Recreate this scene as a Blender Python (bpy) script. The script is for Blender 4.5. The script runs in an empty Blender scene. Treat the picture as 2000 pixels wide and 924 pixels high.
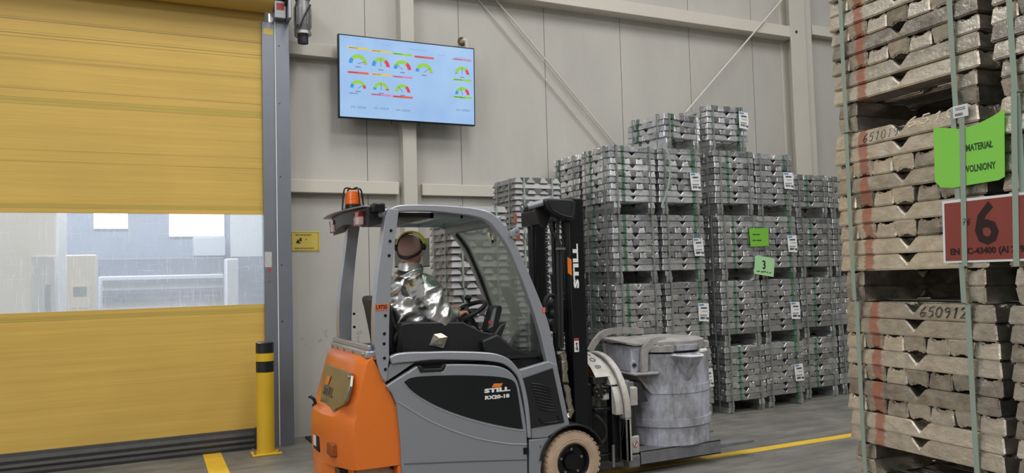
import bpy, bmesh, math, random
import numpy as np
from mathutils import Vector, Matrix, noise, Quaternion
random.seed(7)
SC = bpy.context.scene
COL = SC.collection
V = Vector

# ------------------------------------------------------------------ camera
F = 1540.0; CX, CY = 1000.0, 462.0
PITCH = math.atan(81/1540); ROLL = 0.028; YAW = math.radians(25.8); CAMH = 1.56
CF = V((math.sin(YAW)*math.cos(PITCH), math.cos(YAW)*math.cos(PITCH), math.sin(PITCH)))
r_ = V((math.cos(YAW), -math.sin(YAW), 0)); u_ = r_.cross(CF)
CR = r_*math.cos(ROLL) - u_*math.sin(ROLL)
CU = r_*math.sin(ROLL) + u_*math.cos(ROLL)
CO = V((0, 0, CAMH))
cam = bpy.data.cameras.new('camera'); co = bpy.data.objects.new('camera', cam); COL.objects.link(co)
cam.sensor_width = 36; cam.lens = 36*F/2000; cam.clip_start = .05; cam.clip_end = 200
m = Matrix.Identity(4)
for i in range(3):
    m[i][0] = CR[i]; m[i][1] = CU[i]; m[i][2] = -CF[i]; m[i][3] = CO[i]
co.matrix_world = m
SC.camera = co

# ------------------------------------------------------------------ light and exposure
SC.view_settings.view_transform = 'Standard'; SC.view_settings.look = 'None'
SC.view_settings.gamma = 1; SC.view_settings.exposure = 0.0
SC.view_settings.use_curve_mapping = False
w = bpy.data.worlds.new('world'); SC.world = w; w.use_nodes = True
bg = w.node_tree.nodes['Background']; bg.inputs[0].default_value = (.93, .97, 1, 1); bg.inputs[1].default_value = .42
def area(x, y, z, sx, sy, power, tgt=None, col=(1, .99, .97)):
    l = bpy.data.lights.new('ceiling_or_fill_lamp', 'AREA'); l.shape = 'RECTANGLE'; l.size = sx; l.size_y = sy; l.energy = power; l.color = col
    o = bpy.data.objects.new('ceiling_or_fill_lamp', l); COL.objects.link(o); o.location = (x, y, z)
    d = (V(tgt)-V((x, y, z))) if tgt else V((0, 0, -1))
    o.rotation_euler = d.to_track_quat('-Z', 'Y').to_euler()
    return o
for lx in (-2.0, 2.6, 7.2):
    area(lx, 3.6, 8.2, 1.1, 3.2, 170)
    area(lx, -2.6, 8.2, 1.1, 3.2, 210)
area(-7.5, -2.0, 4.5, 4.0, 3.0, 170, (3, 5, 1.0), (.93, .97, 1))      # cool area lamp on the left, aimed at the forklift
area(-1.0, 11.6, 6.5, 5.0, 2.0, 900)  # added to brighten the hall behind the vinyl window

# ------------------------------------------------------------------ pixel -> point on a real plane
def at(px, py, Y=None, X=None, Z=None):
    d = CF + CR*((px-CX)/F) - CU*((py-CY)/F)
    if Y is not None: t = (Y-CO.y)/d.y
    elif X is not None: t = (X-CO.x)/d.x
    else: t = (Z-CO.z)/d.z
    return CO + d*t

# ------------------------------------------------------------------ materials
def srgb(r, g, b):
    f = lambda c: (c/255/12.92) if c/255 <= .04045 else ((c/255+.055)/1.055)**2.4
    return (f(r), f(g), f(b), 1)
MATS = {}
def mat(name, c, rough=.5, metal=0, bump=0, bscale=30, var=0, vscale=4, coat=0, emit=0, detail=4, spec=None):
    if name in MATS: return MATS[name]
    M = bpy.data.materials.new(name); M.use_nodes = True; nt = M.node_tree; N = nt.nodes; L = nt.links
    b = N['Principled BSDF']
    b.inputs['Base Color'].default_value = c; b.inputs['Roughness'].default_value = rough; b.inputs['Metallic'].default_value = metal
    if coat: b.inputs['Coat Weight'].default_value = coat
    if spec is not None: b.inputs['Specular IOR Level'].default_value = spec
    if emit:
        b.inputs['Emission Color'].default_value = c; b.inputs['Emission Strength'].default_value = emit
    if bump or var:
        tc = N.new('ShaderNodeNewGeometry')
    if bump:
        n = N.new('ShaderNodeTexNoise'); n.inputs['Scale'].default_value = bscale; n.inputs['Detail'].default_value = detail
        L.new(tc.outputs['Position'], n.inputs['Vector'])
        bp = N.new('ShaderNodeBump'); bp.inputs['Strength'].default_value = bump; bp.inputs['Distance'].default_value = .01
        L.new(n.outputs['Fac'], bp.inputs['Height']); L.new(bp.outputs[0], b.inputs['Normal'])
    if var:
        n = N.new('ShaderNodeTexNoise'); n.inputs['Scale'].default_value = vscale; n.inputs['Detail'].default_value = 6; n.inputs['Roughness'].default_value = .65
        L.new(tc.outputs['Position'], n.inputs['Vector'])
        r = N.new('ShaderNodeValToRGB'); r.color_ramp.elements[0].position = .3; r.color_ramp.elements[1].position = .7
        r.color_ramp.elements[0].color = tuple(x*(1-var) for x in c[:3])+(1,)
        r.color_ramp.elements[1].color = tuple(min(1, x*(1+var)) for x in c[:3])+(1,)
        L.new(n.outputs['Fac'], r.inputs[0]); L.new(r.outputs[0], b.inputs['Base Color'])
    MATS[name] = M
    return M
def node_mat(name):
    M = bpy.data.materials.new(name); M.use_nodes = True; MATS[name] = M
    return M, M.node_tree.nodes, M.node_tree.links, M.node_tree.nodes['Principled BSDF']
def mathn(N, L, op, a, b=None, c=None):
    n = N.new('ShaderNodeMath'); n.operation = op
    for i, x in enumerate((a, b, c)):
        if x is None: continue
        if isinstance(x, (int, float)): n.inputs[i].default_value = x
        else: L.new(x, n.inputs[i])
    return n.outputs[0]
def ramp(N, L, fac, stops, interp='LINEAR'):
    r = N.new('ShaderNodeValToRGB'); r.color_ramp.interpolation = interp
    e = r.color_ramp.elements
    while len(e) < len(stops): e.new(.5)
    for i, (p, c) in enumerate(stops):
        e[i].position = p; e[i].color = c if len(c) == 4 else tuple(c)+(1,)
    L.new(fac, r.inputs[0]); return r.outputs[0]
def mixc(N, L, fac, a, b, mode='MIX'):
    n = N.new('ShaderNodeMix'); n.data_type = 'RGBA'; n.blend_type = mode
    for k, x in ((0, fac), (6, a), (7, b)):
        if isinstance(x, (int, float)): n.inputs[k].default_value = x
        elif isinstance(x, tuple): n.inputs[k].default_value = x
        else: L.new(x, n.inputs[k])
    return n.outputs[2]
def noise_n(N, L, scale, vec, detail=4, rough=.55, sc=(1, 1, 1)):
    mp = N.new('ShaderNodeMapping'); mp.inputs['Scale'].default_value = sc; L.new(vec, mp.inputs[0])
    n = N.new('ShaderNodeTexNoise'); n.inputs['Scale'].default_value = scale; n.inputs['Detail'].default_value = detail; n.inputs['Roughness'].default_value = rough
    L.new(mp.outputs[0], n.inputs['Vector']); return n.outputs['Fac']

# wall of micro-ribbed sandwich panels
M, N, L, B = node_mat('wall_panel')
g = N.new('ShaderNodeNewGeometry'); sx = N.new('ShaderNodeSeparateXYZ'); L.new(g.outputs['Position'], sx.inputs[0])
w1 = mathn(N, L, 'MULTIPLY', sx.outputs[0], 2*math.pi/.05); rib = mathn(N, L, 'SINE', w1); rib = mathn(N, L, 'POWER', mathn(N, L, 'ABSOLUTE', rib), .25)
bp = N.new('ShaderNodeBump'); bp.inputs['Strength'].default_value = .4; bp.inputs['Distance'].default_value = .003
L.new(rib, bp.inputs['Height']); L.new(bp.outputs[0], B.inputs['Normal'])
st = noise_n(N, L, 1.0, g.outputs['Position'], 6, .6, (1.3, 1, .5))
sc_ = noise_n(N, L, 14.0, g.outputs['Position'], 6, .75, (1, 1, .8))
c1 = ramp(N, L, st, [(.3, srgb(180, 176, 169)), (.7, srgb(194, 190, 182))])
dz = mathn(N, L, 'SUBTRACT', 1, mathn(N, L, 'MULTIPLY', mathn(N, L, 'ABSOLUTE', mathn(N, L, 'SUBTRACT', sx.outputs[2], .98)), 5))
dirt = mathn(N, L, 'MULTIPLY', mathn(N, L, 'MAXIMUM', dz, 0), mathn(N, L, 'GREATER_THAN', sc_, .6))
c2 = mixc(N, L, mathn(N, L, 'MULTIPLY', dirt, .45), c1, srgb(95, 88, 80))
L.new(c2, B.inputs['Base Color']); B.inputs['Roughness'].default_value = .5
# polished concrete
M, N, L, B = node_mat('concrete')
g = N.new('ShaderNodeNewGeometry')
a = noise_n(N, L, 2.2, g.outputs['Position'], 8, .65); b2 = noise_n(N, L, 5, g.outputs['Position'], 6, .7, (.3, 1.6, 1))
c1 = ramp(N, L, a, [(.3, srgb(111, 108, 101)), (.7, srgb(140, 137, 128))])
c2 = ramp(N, L, b2, [(.42, (.72, .72, .72)), (.6, (1, 1, 1))])
L.new(mixc(N, L, 1.0, c1, c2, 'MULTIPLY'), B.inputs['Base Color']); B.inputs['Roughness'].default_value = .42
# yellow roll-up fabric with abrasion lines at fixed heights
M, N, L, B = node_mat('curtain_fabric')
g = N.new('ShaderNodeNewGeometry'); s3 = N.new('ShaderNodeSeparateXYZ'); L.new(g.outputs['Position'], s3.inputs[0])
zz = mathn(N, L, 'DIVIDE', s3.outputs[2], 5)
Yb = srgb(218, 180, 88)[:3]; Yd = srgb(200, 166, 84)[:3]; Yg = srgb(182, 162, 70)[:3]; K = srgb(112, 98, 62)[:3]; Km = srgb(160, 128, 66)[:3]
c1 = ramp(N, L, zz, [(0, Yb), (3.8/5, Yb), (4.1/5, Yd)])
for zc, hw, colr, st_ in ((1.318, .014, Yg, .9), (1.300, .003, K, .7), (1.335, .003, K, .4), (2.305, .018, Yg, .9), (2.290, .003, K, .45), (2.325, .003, K, .35), (2.80, .003, K, .5), (2.70, .006, Km, .5), (3.235, .026, Yg, .9), (3.205, .004, K, .5), (3.262, .003, K, .5), (3.34, .003, K, .8), (3.355, .002, K, .4), (3.60, .02, Km, .5), (3.64, .012, Km, .4), (3.80, .003, K, .8), (3.83, .004, K, .9), (3.852, .002, K, .6), (3.955, .004, K, 1.0), (3.972, .006, Km, .6)):
    dd = mathn(N, L, 'ABSOLUTE', mathn(N, L, 'SUBTRACT', s3.outputs[2], zc)); kk = mathn(N, L, 'MULTIPLY', mathn(N, L, 'SUBTRACT', 1, mathn(N, L, 'SMOOTH_MIN', mathn(N, L, 'DIVIDE', dd, hw*1.4), 1, .3)), st_)
    kk = mathn(N, L, 'MAXIMUM', kk, 0); c1 = mixc(N, L, kk, c1, tuple(colr)+(1,))
n1 = noise_n(N, L, 2.0, g.outputs['Position'], 5, .6, (.25, 1, 6)); n2 = noise_n(N, L, 1.1, g.outputs['Position'], 3, .5, (1, 1, .7))
c2 = ramp(N, L, n1, [(.35, (.90, .89, .88)), (.65, (1.0, 1.0, 1.0))]); c3 = ramp(N, L, n2, [(.3, (.91, .91, .90)), (.7, (1, 1, 1))])
L.new(mixc(N, L, 1.0, mixc(N, L, 1.0, c1, c2, 'MULTIPLY'), c3, 'MULTIPLY'), B.inputs['Base Color']); B.inputs['Roughness'].default_value = .55
bp = N.new('ShaderNodeBump'); bp.inputs['Strength'].default_value = .25; bp.inputs['Distance'].default_value = .02; L.new(n1, bp.inputs['Height']); L.new(bp.outputs[0], B.inputs['Normal'])
# scratched clear vinyl
M, N, L, B = node_mat('scratched_vinyl')
g = N.new('ShaderNodeNewGeometry')
v1 = noise_n(N, L, 9, g.outputs['Position'], 5, .7, (9, 1, .35)); v2 = noise_n(N, L, 7, g.outputs['Position'], 5, .7, (.35, 1, 8)); v3 = noise_n(N, L, 1.3, g.outputs['Position'], 3, .5)
s_ = mathn(N, L, 'ADD', mathn(N, L, 'MULTIPLY', mathn(N, L, 'GREATER_THAN', v1, .60), .22), mathn(N, L, 'MULTIPLY', mathn(N, L, 'GREATER_THAN', v2, .62), .16))
fac = mathn(N, L, 'ADD', mathn(N, L, 'ADD', s_, .16), mathn(N, L, 'MULTIPLY', v3, .22))
tr = N.new('ShaderNodeBsdfTransparent'); tr.inputs[0].default_value = (.93, .96, 1, 1)
df = N.new('ShaderNodeBsdfDiffuse'); df.inputs[0].default_value = (.80, .83, .87, 1)
tl = N.new('ShaderNodeBsdfTranslucent'); tl.inputs[0].default_value = (.8, .84, .9, 1)
m1 = N.new('ShaderNodeMixShader'); m1.inputs[0].default_value = .4; L.new(df.outputs[0], m1.inputs[1]); L.new(tl.outputs[0], m1.inputs[2])
m2 = N.new('ShaderNodeMixShader'); L.new(fac, m2.inputs[0]); L.new(tr.outputs[0], m2.inputs[1]); L.new(m1.outputs[0], m2.inputs[2])
gl = N.new('ShaderNodeBsdfGlossy'); gl.inputs['Roughness'].default_value = .15; m3 = N.new('ShaderNodeMixShader'); m3.inputs[0].default_value = .06
L.new(m2.outputs[0], m3.inputs[1]); L.new(gl.outputs[0], m3.inputs[2])
L.new(m3.outputs[0], N['Material Output'].inputs[0])
# clear tinted panes
def glass(name, tint, refl=.08, haze=0.0):
    M, N, L, B = node_mat(name)
    tr = N.new('ShaderNodeBsdfTransparent'); tr.inputs[0].default_value = tint
    gl = N.new('ShaderNodeBsdfGlossy'); gl.inputs['Roughness'].default_value = .03
    lw = N.new('ShaderNodeLayerWeight'); lw.inputs[0].default_value = .35
    f = mathn(N, L, 'ADD', mathn(N, L, 'MULTIPLY', lw.outputs['Fresnel'], .6), refl)
    m1 = N.new('ShaderNodeMixShader'); L.new(f, m1.inputs[0]); L.new(tr.outputs[0], m1.inputs[1]); L.new(gl.outputs[0], m1.inputs[2])
    out = m1.outputs[0]
    if haze:
        d = N.new('ShaderNodeBsdfDiffuse'); d.inputs[0].default_value = (.8, .8, .78, 1)
        m2 = N.new('ShaderNodeMixShader'); m2.inputs[0].default_value = haze; L.new(out, m2.inputs[1]); L.new(d.outputs[0], m2.inputs[2]); out = m2.outputs[0]
    L.new(out, N['Material Output'].inputs[0])
    return M
glass('windshield_glass', (.84, .90, .86, 1), .04, .05)
glass('roof_glass', (.55, .68, .62, 1), .10, .08)
glass('visor_clear', (.92, .94, .94, 1), .05, .28)
# cast aluminium with sprayed marking lines (the line sits in world space, stored per ingot)
def alu(name, c0, c1, rough, paint, bs=.3, metal=1.0):
    M, N, L, B = node_mat(name)
    g = N.new('ShaderNodeNewGeometry'); oi = N.new('ShaderNodeObjectInfo')
    n1 = noise_n(N, L, 18, g.outputs['Position'], 6, .65, (1, 1, 1.6)); n2 = noise_n(N, L, 70, g.outputs['Position'], 3, .6)
    f = mathn(N, L, 'ADD', mathn(N, L, 'MULTIPLY', n1, .6), mathn(N, L, 'MULTIPLY', oi.outputs['Random'], .4))
    c = ramp(N, L, f, [(.25, c0), (.75, c1)])
    fr = None
    if paint:
        for nm in ('paint_front', 'paint_side'):
            at_ = N.new('ShaderNodeAttribute'); at_.attribute_type = 'OBJECT'; at_.attribute_name = nm
            s = N.new('ShaderNodeSeparateXYZ'); L.new(at_.outputs['Vector'], s.inputs[0])
            p = N.new('ShaderNodeSeparateXYZ'); L.new(g.outputs['Position'], p.inputs[0])
            d = mathn(N, L, 'ADD', mathn(N, L, 'MULTIPLY', p.outputs[0], s.outputs[0]), mathn(N, L, 'MULTIPLY', p.outputs[1], s.outputs[1]))
            d = mathn(N, L, 'ABSOLUTE', mathn(N, L, 'SUBTRACT', d, s.outputs[2]))
            d = mathn(N, L, 'ADD', d, mathn(N, L, 'MULTIPLY', mathn(N, L, 'SUBTRACT', n1, .5), .045))
            k = mathn(N, L, 'SUBTRACT', 1, mathn(N, L, 'MULTIPLY', mathn(N, L, 'SUBTRACT', d, .018), 1/.014)); k = mathn(N, L, 'MINIMUM', mathn(N, L, 'MAXIMUM', k, 0), 1)
            ln = mathn(N, L, 'ADD', mathn(N, L, 'ABSOLUTE', s.outputs[0]), mathn(N, L, 'ABSOLUTE', s.outputs[1]))
            k = mathn(N, L, 'MULTIPLY', k, mathn(N, L, 'GREATER_THAN', ln, .1))
            dd = N.new('ShaderNodeAttribute'); dd.attribute_type = 'OBJECT'; dd.attribute_name = nm.replace('paint_', '')+'_depth'
            sg = 1 if nm == 'paint_front' else -1
            pe = mathn(N, L, 'MULTIPLY', mathn(N, L, 'SUBTRACT', mathn(N, L, 'MULTIPLY', p.outputs[1], s.outputs[0]), mathn(N, L, 'MULTIPLY', p.outputs[0], s.outputs[1])), sg)
            k = mathn(N, L, 'MULTIPLY', k, mathn(N, L, 'LESS_THAN', pe, dd.outputs['Fac']))
            fr = k if fr is None else mathn(N, L, 'MAXIMUM', fr, k)
        fr = mathn(N, L, 'MULTIPLY', fr, .88)
        c = mixc(N, L, fr, c, paint)
        L.new(mathn(N, L, 'MULTIPLY', mathn(N, L, 'SUBTRACT', 1, fr), metal), B.inputs['Metallic'])
    else: B.inputs['Metallic'].default_value = metal
    L.new(c, B.inputs['Base Color'])
    L.new(mathn(N, L, 'ADD', mathn(N, L, 'MULTIPLY', n1, .25), rough-.12), B.inputs['Roughness'])
    bp = N.new('ShaderNodeBump'); bp.inputs['Strength'].default_value = bs; bp.inputs['Distance'].default_value = .006
    L.new(mathn(N, L, 'ADD', n1, mathn(N, L, 'MULTIPLY', n2, .3)), bp.inputs['Height']); L.new(bp.outputs[0], B.inputs['Normal'])
alu('ingot_silver', (.44, .44, .45), (.97, .97, .97), .32, (.015, .10, .04, 1), .5, .92)
alu('ingot_warm', (.34, .31, .28), (.97, .90, .79), .32, (.36, .12, .06, 1), .85, .95)
alu('ingot_matte', (.29, .28, .285), (.43, .42, .42), .6, None, .2, .45)

GREY = mat('grey_paint', srgb(146, 148, 154), .38, .25, .03, 200)
GREYL = mat('light_grey_paint', srgb(172, 174, 182), .3, .45, .03, 200)
ORANGE = mat('orange_paint', srgb(226, 116, 38), .38, 0, .04, 120, .03, 3, .15)
BLACK = mat('black_plastic', srgb(30, 31, 34), .45, 0, .04, 150)
BLACKM = mat('black_metal', srgb(22, 22, 25), .33, .2)
BLACKR = mat('black_rubber', srgb(34, 33, 33), .7, 0, .1, 60)
DECAL = mat('black_film', srgb(26, 28, 31), .28)
VINYL = mat('seat_vinyl', srgb(26, 26, 29), .42, 0, .08, 60)
WHITE = mat('white_print', srgb(232, 232, 230), .5)
ORP = mat('orange_print', srgb(235, 125, 40), .5)
DARKP = mat('dark_print', srgb(22, 22, 24), .6)
GREYP = mat('grey_print', srgb(110, 112, 118), .6)
CHALK = mat('chalk', srgb(226, 212, 190), .9)
BEIGE = mat('beige_steel', srgb(206, 200, 187), .5, 0, .03, 40, .03, 2)
COLM = mat('column_steel', srgb(196, 191, 180), .5, 0, .03, 40, .03, 2)
SHEET = mat('galvanised_sheet', srgb(128, 132, 142), .42, .45, .03, 90, .05, 3)
STEELG = mat('post_steel', srgb(132, 136, 144), .42, .55, .03, 50, .04, 5)
DSTEEL = mat('dark_steel', srgb(74, 74, 76), .45, .7, .12, 40, .2, 14)
YEL = mat('yellow_paint', srgb(224, 180, 44), .42, 0, .03, 60, .05, 3)
YELL = mat('yellow_floor_paint', srgb(222, 180, 50), .6, 0, .05, 60, .10, 8)
BAND = mat('black_paint', srgb(30, 31, 34), .4)
BOLT = mat('zinc_bolt', srgb(176, 172, 166), .35, .9)
M, N, L, B = node_mat('coated_ladle_steel')
g = N.new('ShaderNodeNewGeometry')
a = noise_n(N, L, 3.2, g.outputs['Position'], 8, .7, (1, 1, .6)); b2 = noise_n(N, L, 16, g.outputs['Position'], 8, .75, (1, 1, .25)); b3 = noise_n(N, L, 30, g.outputs['Position'], 6, .8)
c1 = ramp(N, L, a, [(.38, srgb(128, 127, 128)), (.50, srgb(166, 167, 174)), (.60, srgb(196, 197, 212))])
c2 = ramp(N, L, b2, [(.36, (.55, .54, .52)), (.50, (1, 1, 1))]); c3 = ramp(N, L, b3, [(.30, (.6, .58, .56)), (.42, (1, 1, 1))])
L.new(mixc(N, L, 1.0, mixc(N, L, .8, c1, c2, 'MULTIPLY'), c3, 'MULTIPLY'), B.inputs['Base Color']); B.inputs['Roughness'].default_value = .6; B.inputs['Metallic'].default_value = .1
bp = N.new('ShaderNodeBump'); bp.inputs['Strength'].default_value = .5; bp.inputs['Distance'].default_value = .008; L.new(b2, bp.inputs['Height']); L.new(bp.outputs[0], B.inputs['Normal'])
LADLE = M
LADLED = mat('ladle_lid_steel', srgb(158, 154, 151), .68, .2, .4, 26, .25, 9, detail=8)
LADLEW = mat('refractory_crust', srgb(212, 210, 208), .8, 0, .6, 30, .1, 12, detail=8)
FORKM = mat('scaled_fork_steel', srgb(128, 128, 132), .55, .4, .3, 30, .2, 10)
RINGM = mat('cream_painted_steel', srgb(182, 178, 170), .55, .1, .2, 30, .26, 9)
FOIL = mat('aluminised_fabric', srgb(214, 213, 211), .31, 1, .25, 25)
FOILD = mat('aluminised_sleeve', srgb(200, 192, 176), .28, 1, .5, 40)
SKIN = mat('skin', srgb(208, 150, 134), .55, 0, .05, 120, .06, 30)
HAIR = mat('cropped_hair', srgb(182, 142, 132), .8, 0, .3, 300, .12, 90)
HYEL = mat('headgear_yellow', srgb(250, 226, 60), .4)
TYRE = mat('dusty_tyre', srgb(186, 160, 136), .85, 0, .25, 60, .16, 9, detail=7)
AMBER = mat('amber_lens', srgb(225, 100, 25), .2, 0, .3, 60, .12, 40, .5)
REDL = mat('red_lens', srgb(130, 30, 40), .2, 0, 0, 30, 0, 4, .5)
CLEARL = mat('clear_lens', srgb(206, 164, 158), .25, 0, .3, 120, 0, 4, .5)
STRAPG = mat('strap_green_grey', srgb(150, 164, 150), .5, 0, .05, 60)
STRAPD = mat('strap_grey', srgb(120, 128, 122), .5)
PAPER = mat('label_paper', srgb(222, 222, 222), .6)
BLUEP = mat('blue_print', srgb(80, 140, 190), .6)
LIMES = mat('lime_sheet', srgb(138, 214, 84), .45, 0, .06, 12, .03, 5)
LIMED = mat('green_sheet', srgb(118, 184, 62), .45, 0, .06, 12, .03, 5)
LIMEP = mat('pale_green_sheet', srgb(170, 214, 160), .45, 0, .06, 12)
REDS = mat('dark_red_sheet', srgb(140, 66, 58), .5, 0, .05, 12, .03, 6)
ORST = mat('orange_sticker', srgb(214, 108, 60), .5)
SIGNY = mat('sign_yellow', srgb(208, 184, 84), .45)
REDH = mat('red_hose', srgb(170, 80, 66), .5)
REDPL = mat('red_sticker', srgb(190, 60, 66), .5)
MACHW = mat('machine_white', srgb(232, 232, 230), .5)
MACHG = mat('machine_grey', srgb(190, 198, 208), .5)
MACHD = mat('machine_dark', srgb(92, 104, 122), .6, 0, 0, 30, .2, 3)
HALLD = mat('hall_blue_grey', srgb(128, 142, 162), .7, 0, 0, 30, .12, 1.5)
HALLL = mat('hall_light', srgb(196, 204, 210), .7)
SKYW = mat('daylight_window', (1, .97, .9, 1), .5, emit=.95)
ALUP = mat('plate_aluminium', srgb(150, 148, 138), .32, .8, .06, 30, .1, 6)

# ------------------------------------------------------------------ mesh building
class MB:
    def __init__(s): s.v = []; s.f = []
    def add(s, vs, fs):
        k = len(s.v); s.v += [V(p) for p in vs]; s.f += [tuple(i+k for i in f) for f in fs]; return s
    def box(s, a, b):
        x0, y0, z0 = a; x1, y1, z1 = b
        return s.add([(x0, y0, z0), (x1, y0, z0), (x1, y1, z0), (x0, y1, z0), (x0, y0, z1), (x1, y0, z1), (x1, y1, z1), (x0, y1, z1)],
                     [(0, 3, 2, 1), (4, 5, 6, 7), (0, 1, 5, 4), (1, 2, 6, 5), (2, 3, 7, 6), (3, 0, 4, 7)])
    def obox(s, c, ax, ay, az):
        c, ax, ay, az = V(c), V(ax), V(ay), V(az)
        P = [c+ax*i+ay*j+az*k for k in (-1, 1) for i, j in ((-1, -1), (1, -1), (1, 1), (-1, 1))]
        return s.add(P, [(0, 3, 2, 1), (4, 5, 6, 7), (0, 1, 5, 4), (1, 2, 6, 5), (2, 3, 7, 6), (3, 0, 4, 7)])
    def bar(s, p, q, w, h, up=(0, 0, 1)):
        p, q = V(p), V(q); d = q-p; t = d.normalized(); sd = t.cross(V(up)).normalized(); u = sd.cross(t)
        return s.obox((p+q)/2, d/2, sd*w/2, u*h/2)
    def cyl(s, p, q, r0, r1=None, n=24, caps=True):
        p, q = V(p), V(q); r1 = r0 if r1 is None else r1
        t = (q-p).normalized(); a = t.orthogonal().normalized(); b = t.cross(a)
        P = []
        for c, r in ((p, r0), (q, r1)):
            P += [c+(a*math.cos(2*math.pi*i/n)+b*math.sin(2*math.pi*i/n))*r for i in range(n)]
        fs = [(i, (i+1) % n, n+(i+1) % n, n+i) for i in range(n)]
        if caps: fs += [tuple(reversed(range(n))), tuple(range(n, 2*n))]
        return s.add(P, fs)
    def tube(s, pts, r, n=10, closed=False, sx=1.0, up=None):
        pts = [V(p) for p in pts]; m = len(pts); P = []; fs = []
        rr = r if isinstance(r, (list, tuple)) else [r]*m
        a = None
        for i, p in enumerate(pts):
            t = (pts[(i+1) % m]-pts[i-1]) if (closed or 0 < i < m-1) else (pts[1]-pts[0] if i == 0 else pts[-1]-pts[-2])
            t.normalize()
            if up is not None: a = (V(up)-t*t.dot(V(up))).normalized()
            elif a is None: a = t.orthogonal().normalized()
            else: a = (a-t*a.dot(t)).normalized()
            b = t.cross(a)
            P += [p+(a*math.cos(2*math.pi*k/n)+b*math.sin(2*math.pi*k/n)*sx)*rr[i] for k in range(n)]
        for i in range(m if closed else m-1):
            j = (i+1) % m
            fs += [(i*n+k, i*n+(k+1) % n, j*n+(k+1) % n, j*n+k) for k in range(n)]
        if not closed: fs += [tuple(reversed(range(n))), tuple(range((m-1)*n, m*n))]
        return s.add(P, fs)
    def prism(s, poly, d):
        """poly: 3D points of a planar outline, d: extrusion vector"""
        n = len(poly); P = [V(p) for p in poly]; Q = [p+V(d) for p in P]
        return s.add(P+Q, [tuple(range(n)), tuple(reversed(range(n, 2*n)))]+[(i, n+i, n+(i+1) % n, (i+1) % n) for i in range(n)])
    def loft(s, rings, cap=True, closed=True):
        n = len(rings[0]); P = [p for r in rings for p in r]; fs = []
        for i in range(len(rings)-1):
            for k in range(n if closed else n-1):
                fs.append((i*n+k, i*n+(k+1) % n, (i+1)*n+(k+1) % n, (i+1)*n+k))
        if cap: fs += [tuple(reversed(range(n))), tuple(range((len(rings)-1)*n, len(rings)*n))]
        return s.add(P, fs)
    def lathe(s, c, axis, prof, n=48, caps=True):
        """prof: (radius, offset along axis)"""
        c = V(c); t = V(axis).normalized(); a = t.orthogonal().normalized(); b = t.cross(a)
        rings = [[c+t*h+(a*math.cos(2*math.pi*i/n)+b*math.sin(2*math.pi*i/n))*r for i in range(n)] for r, h in prof]
        return s.loft(rings, caps)
    def ball(s, c, r, n=16, m=10, sc=(1, 1, 1)):
        c = V(c); rings = []
        for j in range(1, m):
            th = math.pi*j/m
            rings.append([c+V((math.cos(2*math.pi*i/n)*math.sin(th)*r*sc[0], math.sin(2*math.pi*i/n)*math.sin(th)*r*sc[1], -math.cos(th)*r*sc[2])) for i in range(n)])
        k = len(s.v); s.loft(rings, False)
        b = len(s.v); s.v += [c-V((0, 0, r*sc[2])), c+V((0, 0, r*sc[2]))]
        for i in range(n):
            s.f.append((b, k+(i+1) % n, k+i)); t0 = k+(m-2)*n; s.f.append((b+1, t0+i, t0+(i+1) % n))
        return s
    def build(s, name, material, parent=None, bevel=0, seg=2, smooth=30, origin=None, tri=False):
        me = bpy.data.meshes.new(name)
        off = parent.get('_o') if parent is not None else None
        o0 = V(off) if off is not None else (V(origin) if origin is not None else V((0, 0, 0)))
        me.from_pydata([tuple(p-o0) for p in s.v], [], s.f)
        bm = bmesh.new(); bm.from_mesh(me); bmesh.ops.recalc_face_normals(bm, faces=bm.faces); bm.to_mesh(me); bm.free()
        mats = material if isinstance(material, (list, tuple)) else [material]
        for q in mats: me.materials.append(q)
        for p in me.polygons: p.use_smooth = True
        me.set_sharp_from_angle(angle=math.radians(smooth))
        o = bpy.data.objects.new(name, me); COL.objects.link(o)
        if parent is not None: o.parent = parent
        elif origin is not None: o.location = o0
        if bevel:
            md = o.modifiers.new('bevel', 'BEVEL'); md.width = bevel; md.segments = seg; md.limit_method = 'ANGLE'; md.angle_limit = math.radians(35)
            md.harden_normals = False
        if off is not None: o['_o'] = off
        return o
def thing(name, label, cat, loc=(0, 0, 0), group=None, kind=None, rz=0):
    o = bpy.data.objects.new(name, None); COL.objects.link(o); o.location = loc; o.rotation_euler = (0, 0, rz); o.empty_display_size = .1
    if kind: o['kind'] = kind
    else: o['label'] = label; o['category'] = cat
    if group: o['group'] = group
    o['_o'] = tuple(loc)
    return o
def tag(o, label, cat, group=None):
    o['label'] = label; o['category'] = cat
    if group: o['group'] = group
    return o
def struct(o): o['kind'] = 'structure'; return o
def text_mb(body, size, o, R, U, mb=None, bold=0, sx=1.0, align='CENTER', shear=0, ext=.0006, spacing=1.0):
    cu = bpy.data.curves.new('t', 'FONT'); cu.body = body; cu.size = size; cu.offset = bold; cu.align_x = align; cu.align_y = 'CENTER'
    cu.resolution_u = 2; cu.shear = shear; cu.space_character = spacing; cu.extrude = ext
    ob = bpy.data.objects.new('t', cu); COL.objects.link(ob)
    dg = bpy.context.evaluated_depsgraph_get(); me = bpy.data.meshes.new_from_object(ob.evaluated_get(dg))
    R = V(R).normalized(); U = V(U).normalized(); Nn = R.cross(U); o = V(o)
    mb = mb or MB()
    mb.add([o+R*v.co.x*sx+U*v.co.y+Nn*(v.co.z+ext) for v in me.vertices], [tuple(p.vertices) for p in me.polygons])
    bpy.data.objects.remove(ob); bpy.data.meshes.remove(me); bpy.data.curves.remove(cu)
    return mb
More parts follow.
